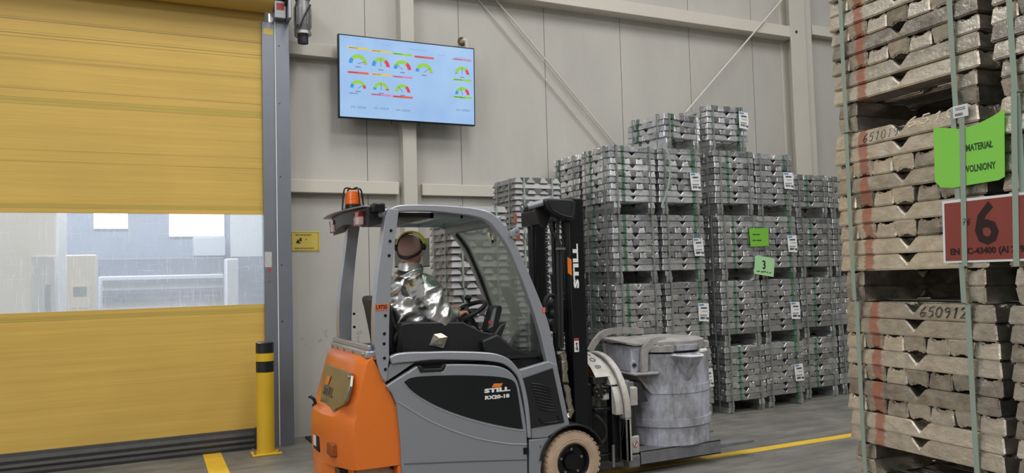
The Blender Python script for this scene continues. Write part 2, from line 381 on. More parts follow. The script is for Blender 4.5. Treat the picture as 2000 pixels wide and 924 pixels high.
def quad_on(mb, o, R, U, x0, x1, y0, y1, t=.001):
    R = V(R).normalized(); U = V(U).normalized(); Nn = R.cross(U); o = V(o)
    return mb.obox(o+R*(x0+x1)/2+U*(y0+y1)/2+Nn*t/2, R*(x1-x0)/2, U*(y1-y0)/2, Nn*t/2)
# handwritten figures as pen strokes (unit box 0..1)
DIG = {'0': [[(.5, 1), (.15, .8), (.1, .3), (.4, 0), (.8, .2), (.85, .7), (.55, 1)]], '1': [[(.35, .75), (.6, 1), (.45, 0)]],
       '2': [[(.1, .8), (.4, 1), (.75, .85), (.65, .5), (.1, .02), (.85, .08)]], '3': [[(.1, .9), (.5, 1), (.75, .8), (.4, .55), (.8, .35), (.55, .02), (.05, .1)]],
       '5': [[(.85, 1), (.3, .95), (.2, .55), (.65, .6), (.8, .3), (.5, 0), (.1, .1)]], '6': [[(.75, 1), (.3, .7), (.1, .25), (.35, 0), (.75, .15), (.7, .45), (.2, .4)]],
       '9': [[(.8, .8), (.45, 1), (.15, .75), (.4, .5), (.8, .7), (.75, .3), (.5, 0)]], '4': [[(.5, 1), (.1, .4), (.85, .45)], [(.65, .8), (.5, 0)]], '7': [[(.1, .95), (.85, 1), (.4, 0)], [(.2, .5), (.7, .52)]]}
def smoothpath(P, n=6):
    P = [V(p) for p in P]; out = []
    for i in range(len(P)-1):
        p0 = P[i-1] if i else P[0]*2-P[1]; p1 = P[i]; p2 = P[i+1]; p3 = P[i+2] if i+2 < len(P) else P[-1]*2-P[-2]
        for k in range(n):
            t = k/n; out.append(.5*((2*p1)+(p2-p0)*t+(2*p0-5*p1+4*p2-p3)*t*t+(3*p1-p0-3*p2+p3)*t**3))
    return out+[P[-1]]
def scribble(s, o, R, U, h, wd, r, mb=None, slant=.15):
    mb = mb or MB(); R = V(R).normalized(); U = V(U).normalized(); o = V(o)
    for i, ch in enumerate(s):
        for st in DIG.get(ch, []):
            mb.tube([o+R*(wd*(i*1.15+p[0])+slant*h*p[1])+U*h*p[1] for p in st], r, 5)
    return mb

# =================================================================== SETTING
WY = 8.30
MB().box((-16, -12, -.1), (26, 26, 0)).build('floor', MATS['concrete']).__setitem__('kind', 'structure')
fl = MB()
fl.box((1.30, WY, 0), (16, WY+.12, 9)); fl.box((-8, WY, 4.45), (1.30, WY+.12, 9)); fl.box((-8, WY, 0), (-3.3, WY+.12, 4.45))
struct(fl.build('wall_back', MATS['wall_panel']))
seams = MB()
for i in range(-1, 11):
    x = 2.30+1.10*i+(.02 if i > 1 else 0)
    if x > 1.4: seams.box((x-.003, WY-.0015, 0), (x+.003, WY+.001, 9))
struct(seams.build('trim_1', mat('seam_dark', srgb(96, 92, 86), .8)))
struct(MB().box((-14, -11.2, 0), (22, -11, 8.6)).build('wall_front', mat('far_wall', srgb(150, 146, 138), .7)))
struct(MB().box((17.0, -11, 0), (17.2, WY, 8.6)).build('wall_right', mat('far_wall2', srgb(150, 146, 138), .7)))
# wall girts
g_ = MB(); g_.box((1.32, WY-.10, 2.50), (2.62, WY, 2.635)); struct(g_.build('wall_girt', BEIGE, bevel=.006))
g_ = MB(); g_.box((2.90, WY-.06, 2.50), (8.5, WY, 2.63)); struct(g_.build('wall_girt', BEIGE, bevel=.006))
g_ = MB(); g_.box((1.32, WY-.12, 3.93), (2.66, WY, 4.07)); struct(g_.build('wall_girt', BEIGE, bevel=.006))
g_ = MB(); g_.box((2.83, WY-.20, 4.83), (8.42, WY, 4.99)); struct(g_.build('wall_girt', BEIGE, bevel=.006))
g_ = MB(); g_.box((8.86, WY-.12, 4.95), (13, WY, 5.09)); struct(g_.build('wall_girt', BEIGE, bevel=.006))
# columns
g_ = MB(); g_.box((2.66, WY-.14, 0), (2.82, WY, 9)); struct(g_.build('steel_column', COLM, bevel=.008))
g_ = MB(); g_.box((8.34, WY-.22, 0), (8.62, WY-.195, 9)); g_.box((8.34, WY-.02, 0), (8.80, WY, 9)); g_.box((8.47, WY-.2, 0), (8.49, WY-.02, 9)); g_.box((8.62, WY-.16, 0), (8.80, WY-.14, 9))
struct(g_.build('steel_column', COLM, bevel=.004))
g_ = MB(); g_.box((8.42, WY-.19, 4.85), (8.47, WY-.10, 4.97)); g_.cyl((8.44, WY-.23, 4.91), (8.44, WY-.15, 4.91), .018); struct(g_.build('bracket', DSTEEL))
# diagonal bracing rods, plus a thin one in place of a rod's shadow
a, b = at(969, 0, Y=WY-.05), at(1197, 275, Y=WY-.05); d = (b-a)
struct(MB().cyl(a-d*.6, b+d*1.4, .011, n=10).build('brace_rod_or_shadow', BEIGE))
a, b = at(940, 6, Y=WY-.03), at(1167, 277, Y=WY-.03); d = (b-a)
struct(MB().cyl(a-d*.6, b+d*1.4, .008, n=10).build('brace_rod_or_shadow', BEIGE))  # thin bar modelled where the first rod's shadow falls on the wall
a, b = at(1527, 0, Y=WY-.23), at(1346, 212, Y=WY-.23); d = (b-a)
struct(MB().cyl(a-d*1.0, b+d*2.0, .012, n=10).build('brace_rod_or_shadow', BEIGE))
# floor markings
MB().box((2.2, 5.32, 0), (16, 5.43, .002)).build('floor_marking', YELL).__setitem__('kind', 'structure')
MB().add([(.592, 7.96, .0), (.75, 7.95, .0), (.70, 4.8, .0), (.53, 4.8, .0), (.592, 7.96, .002), (.75, 7.95, .002), (.70, 4.8, .002), (.53, 4.8, .002)],
         [(4, 7, 6, 5), (0, 1, 5, 4), (1, 2, 6, 5), (2, 3, 7, 6), (3, 0, 4, 7)]).build('floor_marking', YELL).__setitem__('kind', 'structure')
# hook sticking out of the wall
t = thing('pipe_hook', 'small bent pipe stub on a rusty hole in the wall above the screen', 'pipe', (3.46, WY, 4.25))
MB().tube([(3.44, WY, 4.29), (3.44, WY-.07, 4.30), (3.455, WY-.10, 4.28), (3.46, WY-.10, 4.14)], .022, 12).build('pipe', BEIGE, t)
MB().lathe((3.44, WY, 4.30), (0, -1, 0), [(.055, 0), (.05, .008), (.03, .006)], 20).build('collar', mat('rusty_collar', srgb(96, 76, 60), .8, 0, .2, 60, .3, 40), t)
# yellow wall sign
t = thing('wall_sign', 'small yellow forklift warning sign on the wall beside the grey door post', 'sign', (1.635, WY, 2.0))
MB().box((1.49, WY-.006, 1.895), (1.775, WY, 2.103)).build('plate', SIGNY, t, bevel=.002)
b_ = MB()
for x0, x1, z0, z1 in ((1.50, 1.765, 2.088, 2.0905), (1.50, 1.765, 1.905, 1.9075), (1.757, 1.7595, 1.905, 2.09)): b_.box((x0, WY-.0075, z0), (x1, WY-.0055, z1))
b_.build('border', DARKP, t)
b_ = MB(); x = 1.525
for k in (.032, .014, .028, .02, .03, .014): b_.box((x, WY-.0075, 2.062), (x+k, WY-.0055, 2.070)); x += k+.005
x = 1.515
for k in (.05, .034, .03, .022, .028, .006): b_.box((x, WY-.0075, 1.925), (x+k, WY-.0055, 1.932)); x += k+.006
b_.build('lettering', DARKP, t)
b_ = MB(); b_.box((1.535, WY-.0075, 1.984), (1.565, WY-.0055, 2.006)); b_.box((1.567, WY-.0075, 2.0), (1.588, WY-.0055, 2.036)); b_.box((1.546, WY-.0075, 2.006), (1.560, WY-.0055, 2.020))
for x in (1.541, 1.561, 1.573): b_.cyl((x, WY-.0075, 1.982), (x, WY-.0055, 1.982), .006, n=12)
b_.cyl((1.635, WY-.0075, 2.018), (1.635, WY-.0055, 2.018), .006, n=10); b_.build('pictogram', DARKP, t)
# small dark mat leaning at the foot of the wall
MB().add([at(588, 856, Z=.03), at(606, 852, Z=.03), at(640, 884, Z=.01), at(600, 887, Z=.01)]+[p+V((0, 0, -.012)) for p in (at(588, 856, Z=.03), at(606, 852, Z=.03), at(640, 884, Z=.01), at(600, 887, Z=.01))],
         [(0, 1, 2, 3), (7, 6, 5, 4), (0, 4, 5, 1), (1, 5, 6, 2), (2, 6, 7, 3), (3, 7, 4, 0)])
mt = MB().box((1.58, 7.62, 0), (1.86, 8.22, .016)).build('rubber_mat', BLACKR, None, bevel=.003, origin=(1.72, 7.92, 0))
tag(mt, 'dark grey mat lying on the floor between the wall and the orange counterweight', 'mat')

# ------------------------------------------------------------------- roll-up door
DY = 8.0
door = thing('door_1', '', '', (0, DY, 0), kind='structure')
MB().box((-3.2, DY, .178), (1.20, DY+.006, 1.376)).build('lower_curtain', MATS['curtain_fabric'], door)
MB().box((-3.2, DY, 2.248), (1.20, DY+.006, 4.30)).build('upper_curtain', MATS['curtain_fabric'], door)
MB().box((-3.2, DY+.002, 1.37), (1.20, DY+.004, 2.252)).build('vision_panel', MATS['scratched_vinyl'], door)
sb = MB()
prof = [(0, 0), (-.05, .0), (-.06, .03), (-.035, .05), (-.05, .075), (-.035, .10), (-.045, .13), (-.02, .16), (-.015, .19), (0.02, .19), (.03, 0)]
sb.loft([[(x, DY+p, z) for p, z in prof] for x in (-3.2, 1.06)]); sb.box((1.06, DY-.055, .0), (1.15, DY+.03, .195)); sb.build('bottom_seal', mat('seal_rubber', srgb(62, 60, 58), .6, 0, .15, 20, .2, 10), door, bevel=.004)
gr = MB(); gr.box((1.165, DY-.035, .0), (1.285, DY+.10, 4.168)); o = gr.build('guide_rail', STEELG, door, bevel=.003)
o2 = MB().box((1.293, DY-.055, .0), (1.425, DY+.30, 4.185)).build('side_post', STEELG, door, bevel=.003)
MB().box((1.285, DY-.05, .0), (1.293, DY-.01, 4.17)).build('gasket', WHITE, door)
b_ = MB()
for z in (3.93, 3.35, 2.62, 1.75, 1.2): b_.cyl((1.325, DY-.058, z), (1.325, DY-.05, z), .007, n=10)
b_.build('bolt', DSTEEL, o2)
b_ = MB(); quad_on(b_, (1.225, DY-.0355, 4.07), (1, 0, 0), (0, 0, 1), -.045, .045, -.03, .03); b_.build('yellow_sticker', SIGNY, o)
b_ = MB(); quad_on(b_, at(524, 507, Y=DY-.0355), (1, 0, 0), (0, 0, 1), -.033, .033, -.075, .075); b_.build('notice_sticker', mat('worn_sticker', srgb(186, 186, 184), .6, 0, 0, 3, .15, 60), o)
b_ = MB(); quad_on(b_, at(527, 528, Y=DY-.0355), (1, 0, 0), (0, 0, 1), -.012, .012, -.016, .016); b_.build('red_sticker', REDPL, o)
b_ = MB(); quad_on(b_, at(527, 538, Y=DY-.0355), (1, 0, 0), (0, 0, 1), -.01, .01, -.018, .018); b_.lathe(at(527, 548, Y=DY-.036), (0, -1, 0), [(.011, 0), (.011, .004), (.005, .004)], 16); b_.build('key_switch', BOLT, o)
MB().cyl((-3.3, DY-.12, 4.44), (1.25, DY-.12, 4.44), .205, n=40).build('roller_drum', MATS['curtain_fabric'], door, smooth=40)
MB().cyl((1.25, DY-.12, 4.44), (1.50, DY-.12, 4.44), .03, n=16).cyl((1.37, DY-.12, 4.44), (1.40, DY-.12, 4.44), .13, n=32).build('drive_shaft', DSTEEL, door)
b_ = MB(); b_.box((1.27, DY-.14, 4.185), (1.385, DY+.1, 4.36)); b_.box((1.27, DY-.14, 4.38), (1.37, DY+.1, 4.5)); b_.box((1.39, DY-.22, 4.17), (1.425, DY+.1, 4.75)); hb = b_.build('bearing_bracket', mat('bracket_grey', srgb(150, 150, 156), .4, .6), door, bevel=.006)
b_ = MB(); quad_on(b_, (1.33, DY-.1405, 4.30), (1, 0, 0), (0, 0, 1), -.037, .037, -.035, .035); b_.build('red_sticker', REDPL, hb)
mo = MB(); c = V((1.55, DY-.12, 0))
mo.lathe((c.x, c.y, 4.62), (0, 0, -1), [(.06, 0), (.085, .05), (.085, .2), (.065, .24), (.075, .28), (.082, .30), (.082, .5), (.07, .53), (.07, .56), (.05, .58), (.05, .64), (.03, .65)], 28)
for k in range(10):
    a = k*math.pi/5; mo.bar((c.x+.083*math.cos(a), c.y+.083*math.sin(a), 4.31), (c.x+.083*math.cos(a), c.y+.083*math.sin(a), 4.13), .01, .012, (math.cos(a), math.sin(a), 0))
mo.cyl((c.x-.05, c.y-.05, 4.47), (c.x+.09, c.y-.02, 4.47), .03, n=16)
mo = mo.build('drive_motor', mat('cast_motor_grey', srgb(128, 126, 126), .45, .6, .15, 30, .12, 20), door, bevel=.002)
MB().tube([(1.49, c.y-.07, 4.12), (1.455, c.y-.08, 4.08), (1.46, c.y-.08, 4.0), (1.51, c.y-.08, 3.97), (1.53, c.y-.08, 4.02)], .008, 8).tube([(1.61, c.y-.09, 4.33), (1.54, c.y-.1, 4.2), (1.49, c.y-.09, 4.08)], .009, 8).build('cable', BLACKM, mo)
MB().cyl((c.x, c.y, 4.075), (c.x, c.y, 4.045), .084, n=28).build('chrome_ring', BOLT, mo); MB().cyl((c.x, c.y, 4.06), (c.x, c.y, 3.96), .052, n=24).build('end_cap', BLACK, mo)
# hall beyond the vinyl
hb = MB(); hb.box((-7, 15.2, 0), (10, 15.4, 7)); struct(hb.build('wall_beyond', HALLD))
b_ = MB()
for px0, py0, px1, py1, Yp in ((183, 405, 250, 447, 15.18), (330, 400, 438, 462, 15.18)):
    p, q = at(px0, py0, Y=Yp), at(px1, py1, Y=Yp); b_.box((p.x, Yp-.02, q.z), (q.x, Yp, p.z+.6))
struct(b_.build('window_1', SKYW))
def pbox(px0, py0, px1, py1, Y0, dep, mb=None, ground=False, tall=0):
    mb = mb or MB(); p, q = at(px0, py0, Y=Y0), at(px1, py1, Y=Y0); mb.box((p.x, Y0, 0 if ground else q.z), (q.x, Y0+dep, p.z+tall)); return mb
t = thing('machine_enclosure', 'big white machine housing seen through the scratched door window at far left', 'machine', (-1.6, 11, 0))
pbox(-60, 415, 112, 600, 11.0, 1.6, ground=True, tall=.5).build('housing', MACHW, t, bevel=.02)
pbox(62, 500, 108, 600, 10.95, .05, ground=True).build('door_panel', MACHG, t, bevel=.01)
pbox(88, 556, 98, 598, 10.93, .02, ground=True).build('handle_bar', MACHD, t)
t = thing('control_cabinet', 'white control cabinet with a small grey display behind the door window', 'cabinet', (-.55, 10.5, 0))
pbox(128, 498, 188, 600, 10.5, .6, ground=True).build('cabinet_body', MACHW, t, bevel=.015)
p_ = pbox(138, 557, 176, 600, 10.46, .04).build('control_panel', mat('panel_white', srgb(240, 240, 236), .5), t, bevel=.004)
pbox(143, 561, 169, 579, 10.45, .01).build('display', MACHD, p_)
t = thing('support_pillar', 'pale grey pillar behind the scratched window of the yellow door', 'pillar', (1.5, 12.5, 0))
pbox(441, 505, 467, 596, 12.5, .3, ground=True).build('shaft', HALLL, t, bevel=.02)
t = thing('wall_cabinet', 'pale grey cabinet high up behind the right of the door window', 'cabinet', (1.4, 15.0, 2.1))
pbox(378, 463, 441, 500, 14.75, .45).build('cabinet_body', MACHG, t, bevel=.015)
t = thing('press_machine', 'long dark press machine behind the scratched window of the yellow door', 'machine', (1.0, 13.2, 0))
pbox(192, 540, 438, 620, 13.2, 1.2, ground=True).build('machine_base', MACHG, t, bevel=.02)
pbox(192, 505, 438, 541, 13.5, 1.0).build('machine_frame', MACHD, t, bevel=.02)
b_ = MB()
for py in (548, 568, 581): pbox(200, py, 436, py+2, 13.17, .04, b_)
b_.build('rail', MACHD, t)
b_ = MB()
for px in (222, 238, 330, 362, 372, 402, 420): pbox(px, 572, px+8, 585, 13.16, .05, b_)
b_.build('fittings', MACHD, t)
t = thing('partition_wall', '', '', (2.2, 12.8, 0), kind='structure')
pbox(452, 405, 560, 500, 14.0, .2, tall=.6).build('partition_panel', HALLL, t)

# ------------------------------------------------------------------- bollard
bx, by = 1.115, 7.66
t = thing('bollard', 'yellow steel bollard with two black bands in front of the door post', 'bollard', (bx, by, 0))
MB().box((bx-.13, by-.10, 0), (bx+.13, by+.10, .02)).build('base_plate', YEL, t, bevel=.006)
b_ = MB()
for sx_ in (-1, 1):
    for sy_ in (-1, 1):
        MB().cyl((bx+sx_*.105, by+sy_*.075, .02), (bx+sx_*.105, by+sy_*.075, .04), .011, n=6).cyl((bx+sx_*.105, by+sy_*.075, .04), (bx+sx_*.105, by+sy_*.075, .05), .006, n=8).build('bolt', BOLT, t)
MB().lathe((bx, by, .02), (0, 0, 1), [(.0795, 0), (.0795, 1.0), (.07, 1.008), (.0, 1.01)], 48, False).build('post', YEL, t)
for z0, z1 in ((.93, 1.022), (.755, .855)): MB().lathe((bx, by, 0), (0, 0, 1), [(.079, z0), (.081, z0), (.081, z1), (.079, z1)], 48, False).build('black_band', BAND, t)

MB().lathe((bx, by, 0), (0, 0, 1), [(0, 1.0305), (.07, 1.0305), (.081, 1.022), (.081, 1.015), (0, 1.015)], 48, False).build('cap', BAND, t)
# ------------------------------------------------------------------- wall screen
SY = 8.03
TL, TR, BRp, BL = at(665, 65, Y=SY-.03), at(928, 97, Y=SY-.03), at(922, 245, Y=SY), at(663, 228, Y=SY)
tv = thing('wall_screen', 'large flat screen showing gauge dials, mounted on the beige column', 'screen', tuple((TL+BRp)/2))
Rx = (TR-TL).normalized(); W_ = 1.535; H_ = .875
cen = (TL+TR+BL+BRp)/4; Ux = ((TL+TR)/2-(BL+BRp)/2).normalized(); Rx = V((1, 0, 0)); Ux = V((0, -.035, 1)).normalized(); Nx = Rx.cross(Ux)
MB().obox(cen-Nx*.03, Rx*W_/2, Ux*H_/2, Nx*.028).build('casing', BLACKM, tv, bevel=.006)
M, N, L, B = node_mat('screen_light')
tcg = N.new('ShaderNodeNewGeometry'); nn = noise_n(N, L, 2.0, tcg.outputs['Position'], 2)
cc = ramp(N, L, nn, [(.3, srgb(150, 188, 236)), (.7, srgb(168, 204, 242))]); B.inputs['Base Color'].default_value = (.02, .02, .02, 1); B.inputs['Roughness'].default_value = .3
L.new(cc, B.inputs['Emission Color']); B.inputs['Emission Strength'].default_value = .92
scr = MB().obox(cen, Rx*(W_/2-.014), Ux*(H_/2-.014), Nx*.001).build('display_panel', M, tv)
def glow(name, c, s=.9):
    M = mat(name, (.02, .02, .02, 1), .4); M.node_tree.nodes['Principled BSDF'].inputs['Emission Color'].default_value = c; M.node_tree.nodes['Principled BSDF'].inputs['Emission Strength'].default_value = s; return M
gG, gR, gB, gY, gO, gP, gK, gW = [glow(n, srgb(*c)) for n, c in (('s_green', (148, 208, 60)), ('s_red', (222, 50, 70)), ('s_blue', (30, 150, 226)), ('s_yellow', (226, 196, 90)), ('s_orange', (222, 90, 74)), ('s_pink', (202, 140, 178)), ('s_dark', (44, 62, 92)), ('s_pale', (186, 214, 246)))]
O_ = cen+Nx*.0012
def sc(u, v): # u,v in 0..1 of the casing from the top left
    return O_+Rx*(u-.5)*W_+Ux*(.5-v)*H_
def arc(mb, c, r0, r1, a0, a1):
    n = max(2, int(abs(a1-a0)/.12)); P = []
    for i in range(n+1):
        a = a0+(a1-a0)*i/n; P += [c+Rx*math.cos(a)*r0+Ux*math.sin(a)*r0+Nx*.001, c+Rx*math.cos(a)*r1+Ux*math.sin(a)*r1+Nx*.001]
    mb.add(P, [(2*i, 2*i+2, 2*i+3, 2*i+1) for i in range(n)])
# u centre, v of heading bar, colour, blue part, red part, needle, dial?
cells = [(.135, .155, gY, .22, .02, .10, 1), (.295, .165, gY, .22, .30, .50, 1), (.450, .175, gG, .16, .30, .80, 1), (.610, .185, gO, .14, .02, .20, 1), (.900, .165, gP, .04, .26, .50, 1),
         (.135, .450, gO, .20, .14, .18, 1), (.295, .450, gY, .10, .08, .50, 1), (.450, .455, gP, 0, .32, .72, 1), (.900, .425, gG, .16, .30, .60, 1),
         (.135, .700, None, 0, 0, 0, 0), (.295, .695, gP, 0, 0, 0, 0), (.450, .700, gO, 0, 0, 0, 0), (.900, .645, gG, 0, 0, 0, 0)]
for (u, v, hc, pb, pr, nd, dial) in cells:
    if hc:
        h = MB(); quad_on(h, sc(u, v), Rx, Ux, -.112, .112, -.011, .011, .0012); h.build('heading_bar', hc, scr)
    k = MB()
    for a_, b2_ in ((-.095, -.05), (-.045, -.028), (-.023, -.005)): quad_on(k, sc(u, v), Rx, Ux, a_, b2_, -.003, .003, .002)
    k.build('caption', gK, scr)
    if dial:
        c = sc(u, v+.185); ro = .098 if v < .3 and u < .8 else .085; ri = ro*.60; e = MB()
        arc(e, c, ri, ro, math.pi*(1-pb), math.pi*pr); e.build('dial_arc', gG, scr)
        if pb: e = MB(); arc(e, c, ri, ro, math.pi, math.pi*(1-pb)); e.build('dial_low_zone', gB, scr)
        if pr: e = MB(); arc(e, c, ri, ro, math.pi*pr, 0); e.build('dial_high_zone', gR, scr)
        e = MB(); a_ = math.pi*nd; dv = Rx*math.cos(a_)+Ux*math.sin(a_); e.bar(c-dv*.006+Nx*.003, c+dv*ro*.85+Nx*.003, .004, .001, Nx); 
        for q in range(4): quad_on(e, c-Ux*.035, Rx, Ux, -.026+q*.014, -.016+q*.014, -.004, .004, .0015)
        e.build('needle', gK, scr)
    else:
        text_mb('no value', .048, sc(u, v+.16), Rx, Ux, sx=1.0, shear=.25).build('value_text', glow('s_grey', srgb(112, 134, 172)), scr)
k = MB()
for u, v, w2 in ((.03, .04, .06), (.10, .045, .09), (.12, .10, .07), (.30, .08, .10), (.5, .10, .2), (.72, .135, .08), (.85, .14, .12)): quad_on(k, sc(u, v), Rx, Ux, 0, w2, -.0015, .0015)
k.build('caption', glow('s_faint', srgb(120, 152, 200)), scr)
b_ = MB(); b_.box((2.60, WY-.24, 3.55), (2.88, WY-.14, 3.95)); b_.build('wall_bracket', BLACKM, tv)
MB().tube([(2.50, SY+.03, 3.36), (2.50, SY+.02, 3.30), (2.505, SY+.02, 3.23)], .006, 8).build('cable', BLACKM, tv)
MB().tube([(2.82, SY+.03, 3.36), (2.81, SY+.02, 3.30), (2.815, SY+.02, 3.235)], .007, 8).build('cable', BLACKM, tv)
# =================================================================== STRAPPED INGOT BUNDLES
def ingot_mesh(name, L_, b, t, H, notch=True, inset=.009, material=None, bev=.0055):
    """cast ingot lying along x, wide side down, with a breaking notch half way"""
    prof = [(-b, 0), (b, 0), (t, H), (t*.5, H), (t*.36, H-.009), (-t*.36, H-.009), (-t*.5, H), (-t, H)]
    if not notch: prof = [(-b, 0), (b, 0), (t, H), (0, H+.0005), (-t, H)]
    st = [-L_/2, -.040, 0, .040, L_/2] if notch else [-L_/2, 0, L_/2]
    rings = []
    for x in st:
        ring = []
        for (y, z) in prof:
            xx, zz, yy = x, z, y
            if abs(x) == L_/2: xx = math.copysign(L_/2-inset*z/H, x)
            elif notch and abs(x) > .001: xx = x-math.copysign(.022, x)*(1-z/H)
            elif notch and x == 0 and z > 0: zz = z*.36; yy = y*1.05 if abs(y) > t*.9 else y
            ring.append(V((xx, yy, zz)))
        rings.append(ring)
    m = MB(); m.loft(rings)
    me = bpy.data.meshes.new(name); me.from_pydata([tuple(p) for p in m.v], [], m.f)
    bm = bmesh.new(); bm.from_mesh(me); bmesh.ops.recalc_face_normals(bm, faces=bm.faces)
    bmesh.ops.dissolve_limit(bm, angle_limit=.01, verts=bm.verts, edges=bm.edges)
    es = [e for e in bm.edges if len(e.link_faces) == 2 and e.calc_face_angle(0) > .6]
    bmesh.ops.bevel(bm, geom=es, offset=bev, segments=2, affect='EDGES', clamp_overlap=True)
    bm.to_mesh(me); bm.free(); me.materials.append(material)
    for p in me.polygons: p.use_smooth = True
    me.set_sharp_from_angle(angle=math.radians(24))
    return me
KS = dict(W=.59, h=.0665, mesh=[ingot_mesh('ingot', .592-.004*k, .0432, .0372, .0636, material=MATS['ingot_silver']) for k in range(2)], foot=2)
KR = dict(W=.70, h=.0646, mesh=[ingot_mesh('ingot', .70-.006*k, .0523, .0455, .0622, material=MATS['ingot_warm'], bev=.006) for k in range(2)], foot=2)
KG = dict(W=.56, h=.0617, mesh=[ingot_mesh('ingot', .565, .052, .026, .0585, False, .022, MATS['ingot_matte'], .003)], foot=0)
TAGDATA = {}
def tag_mesh(txt):
    if txt in TAGDATA: return TAGDATA[txt]
    m = MB().add([(-.04, 0, .075), (.04, 0, .075), (.042, -.004, 0), (.038, -.010, -.078), (-.036, -.006, -.075), (-.04, -.002, 0), (-.04, .001, .075), (.04, .001, .075), (.042, -.003, 0), (.038, -.009, -.078), (-.036, -.005, -.075), (-.04, -.001, 0)],
        [(0, 1, 2, 5), (5, 2, 3, 4), (7, 6, 11, 8), (8, 11, 10, 9), (0, 6, 7, 1), (1, 7, 8, 2), (2, 8, 9, 3), (3, 9, 10, 4), (4, 10, 11, 5), (5, 11, 6, 0)])
    o = m.build('label_tag', PAPER, None)
    k1 = MB(); quad_on(k1, (-.012, -.002, .062), (1, 0, 0), (0, 0, 1), -.022, .014, -.006, .006, .0015)
    k2 = MB(); 
    for i in range(12): quad_on(k2, (-.022+i*.004, -.0045, .036), (1, 0, 0), (0, 0, 1), 0, .0022, -.006, .006, .0015)
    quad_on(k2, (0, -.0055, .008), (1, 0, 0), (0, 0, 1), -.016, .028, -.001, .001, .0015)
    for i in range(6): quad_on(k2, (-.028+i*.009, -.0085, -.024), (1, 0, 0), (0, 0, 1), 0, .006, -.003, .003, .0015)
    text_mb(txt, .024, (.004, -.0105, -.048), (1, 0, 0), (0, -.05, 1), k2, bold=.0006)
    a1 = k1.build('blue_logo_bar', BLUEP, None); a2 = k2.build('print', DARKP, None)
    TAGDATA[txt] = (o.data, a1.data, a2.data)
    for q in (o, a1, a2): bpy.data.objects.remove(q)
    return TAGDATA[txt]
def addchild(name, me, parent, loc=(0, 0, 0), rot=(0, 0, 0)):
    o = bpy.data.objects.new(name, me); COL.objects.link(o); o.parent = parent; o.location = loc; o.rotation_euler = rot; return o
STRAPM = {}
def strap_loop(kind, off, along, H, n, top=True, width=.0085, wob=0.0):
    """closed band round the bundle; along='x' bands lie on the long-side faces at x=off"""
    W = kind['W']/2+.006; z0, z1 = .006, H-.003
    P = [(-W, z0), (-W-.002-wob, H*.3), (-W-.001, H*.6), (-W, z1), (W, z1), (W+.001, H*.6), (W+.002, H*.3), (W, z0)]
    rings = []
    for k in range(len(P)):
        y, z = P[k]; oy = 1 if y > 0 else -1
        y2 = y+oy*.0015; z2 = z+(.0015 if z > H/2 else -.0015)
        r = [(off-width, y, z), (off+width, y, z), (off+width, y2, z2), (off-width, y2, z2)]
        if along == 'y': r = [(b, a, c) for a, b, c in r]
        rings.append([V(q) for q in r])
    m = MB(); m.loft(rings+[rings[0]], False)
    return m
def bundle(kind, x, y, z, label, group, rz=0, pattern='LLELELELL', seed=0, smat=STRAPD, front=None, side=None, straps=(-.21, .21), sstr=(-.19, .19), tagtxt=None, tagpos=(.2, .42), write=None, jit=1.0, wpos=(.07, .5), wsize=.034, cat='ingot bundle', sw=.0085):
    rnd = random.Random(seed*17+3)
    root = bpy.data.objects.new('ingot_bundle', None); COL.objects.link(root)
    root.location = (x, y, z); root.rotation_euler = (0, 0, rz); root.empty_display_size = .05
    tag(root, label, cat, group)
    W, h, ms = kind['W'], kind['h'], kind['mesh']
    ca, sa = math.cos(rz), math.sin(rz)
    pf = (0.0, 0.0, 0.0); ps = (0.0, 0.0, 0.0)
    if front is not None: pf = (ca, sa, ca*(x+ca*front)+sa*(y+sa*front))
    if side is not None: ps = (-sa, ca, -sa*(x-sa*side)+ca*(y+ca*side))
    fdp = -sa*(x+sa*(W/2-.07))+ca*(y-ca*(W/2-.07)); sdp = ca*(x-ca*(W/2-.07))+sa*(y-sa*(W/2-.07))
    def put(lx, ly, k, along, flip, keep=True):
        o = bpy.data.objects.new('ingot', rnd.choice(ms)); COL.objects.link(o); o.parent = root
        zz = k*h+(h-.0015 if flip else 0)
        j = lambda s: rnd.uniform(-s, s)*jit
        o.location = (lx+j(.005), ly+j(.005), zz)
        o.rotation_euler = (math.pi if flip else 0, 0, (math.pi/2 if along == 'y' else 0)+j(.012)+(math.pi if rnd.random() < .5 else 0))
        o['paint_front'] = pf; o['paint_side'] = ps; o['front_depth'] = fdp; o['side_depth'] = sdp
        return o
    k = 0
    for fl in range(kind['foot']):
        for lx in (-W/2+.075, W/2-.075): put(lx, 0, k, 'y', fl == 0)
        k += 1
    n = 7; pitch = (W-.10)/(n-1)
    for ch in pattern:
        for i in range(n):
            p = -W/2+.05+i*pitch
            fl = bool(i % 2)
            if ch == 'L': put(0, p, k, 'x', fl)
            else: put(p, 0, k, 'y', fl)
        k += 1
    H = k*h
    for s in straps: strap_loop(kind, s, 'x', H, 0, width=sw).build('strap', smat, root_proxy(root))
    for s in sstr: strap_loop(kind, s, 'y', H, 0, width=sw).build('strap', smat, root_proxy(root))
    yf = -W/2-.008
    if tagtxt:
        a, b, c = tag_mesh(tagtxt)
        o = addchild('label_tag', a, root, (tagpos[0], yf-.002, tagpos[1]), (0, rnd.uniform(-.08, .08), rnd.uniform(-.1, .1)))
        o['label'] = 'white paper weight label'
        addchild('blue_logo_bar', b, o); addchild('print', c, o); o.scale = (1.75, 1, 1.3)
    if write:
        m = MB(); scribble(write, (wpos[0], -W/2-.0005, H-h*.83), (1, 0, 0), (0, 0.12, 1), wsize, wsize*.75, .0016, m)
        q = m.build('handwriting', DARKP, root_proxy(root)); q['label'] = 'handwritten number'
    return root
def root_proxy(root):
    root['_o'] = (0.0, 0.0, 0.0); return root
PITCH_S = KS['h']*11
lev = ['floor-level', 'second-level', 'third-level', 'top-level']
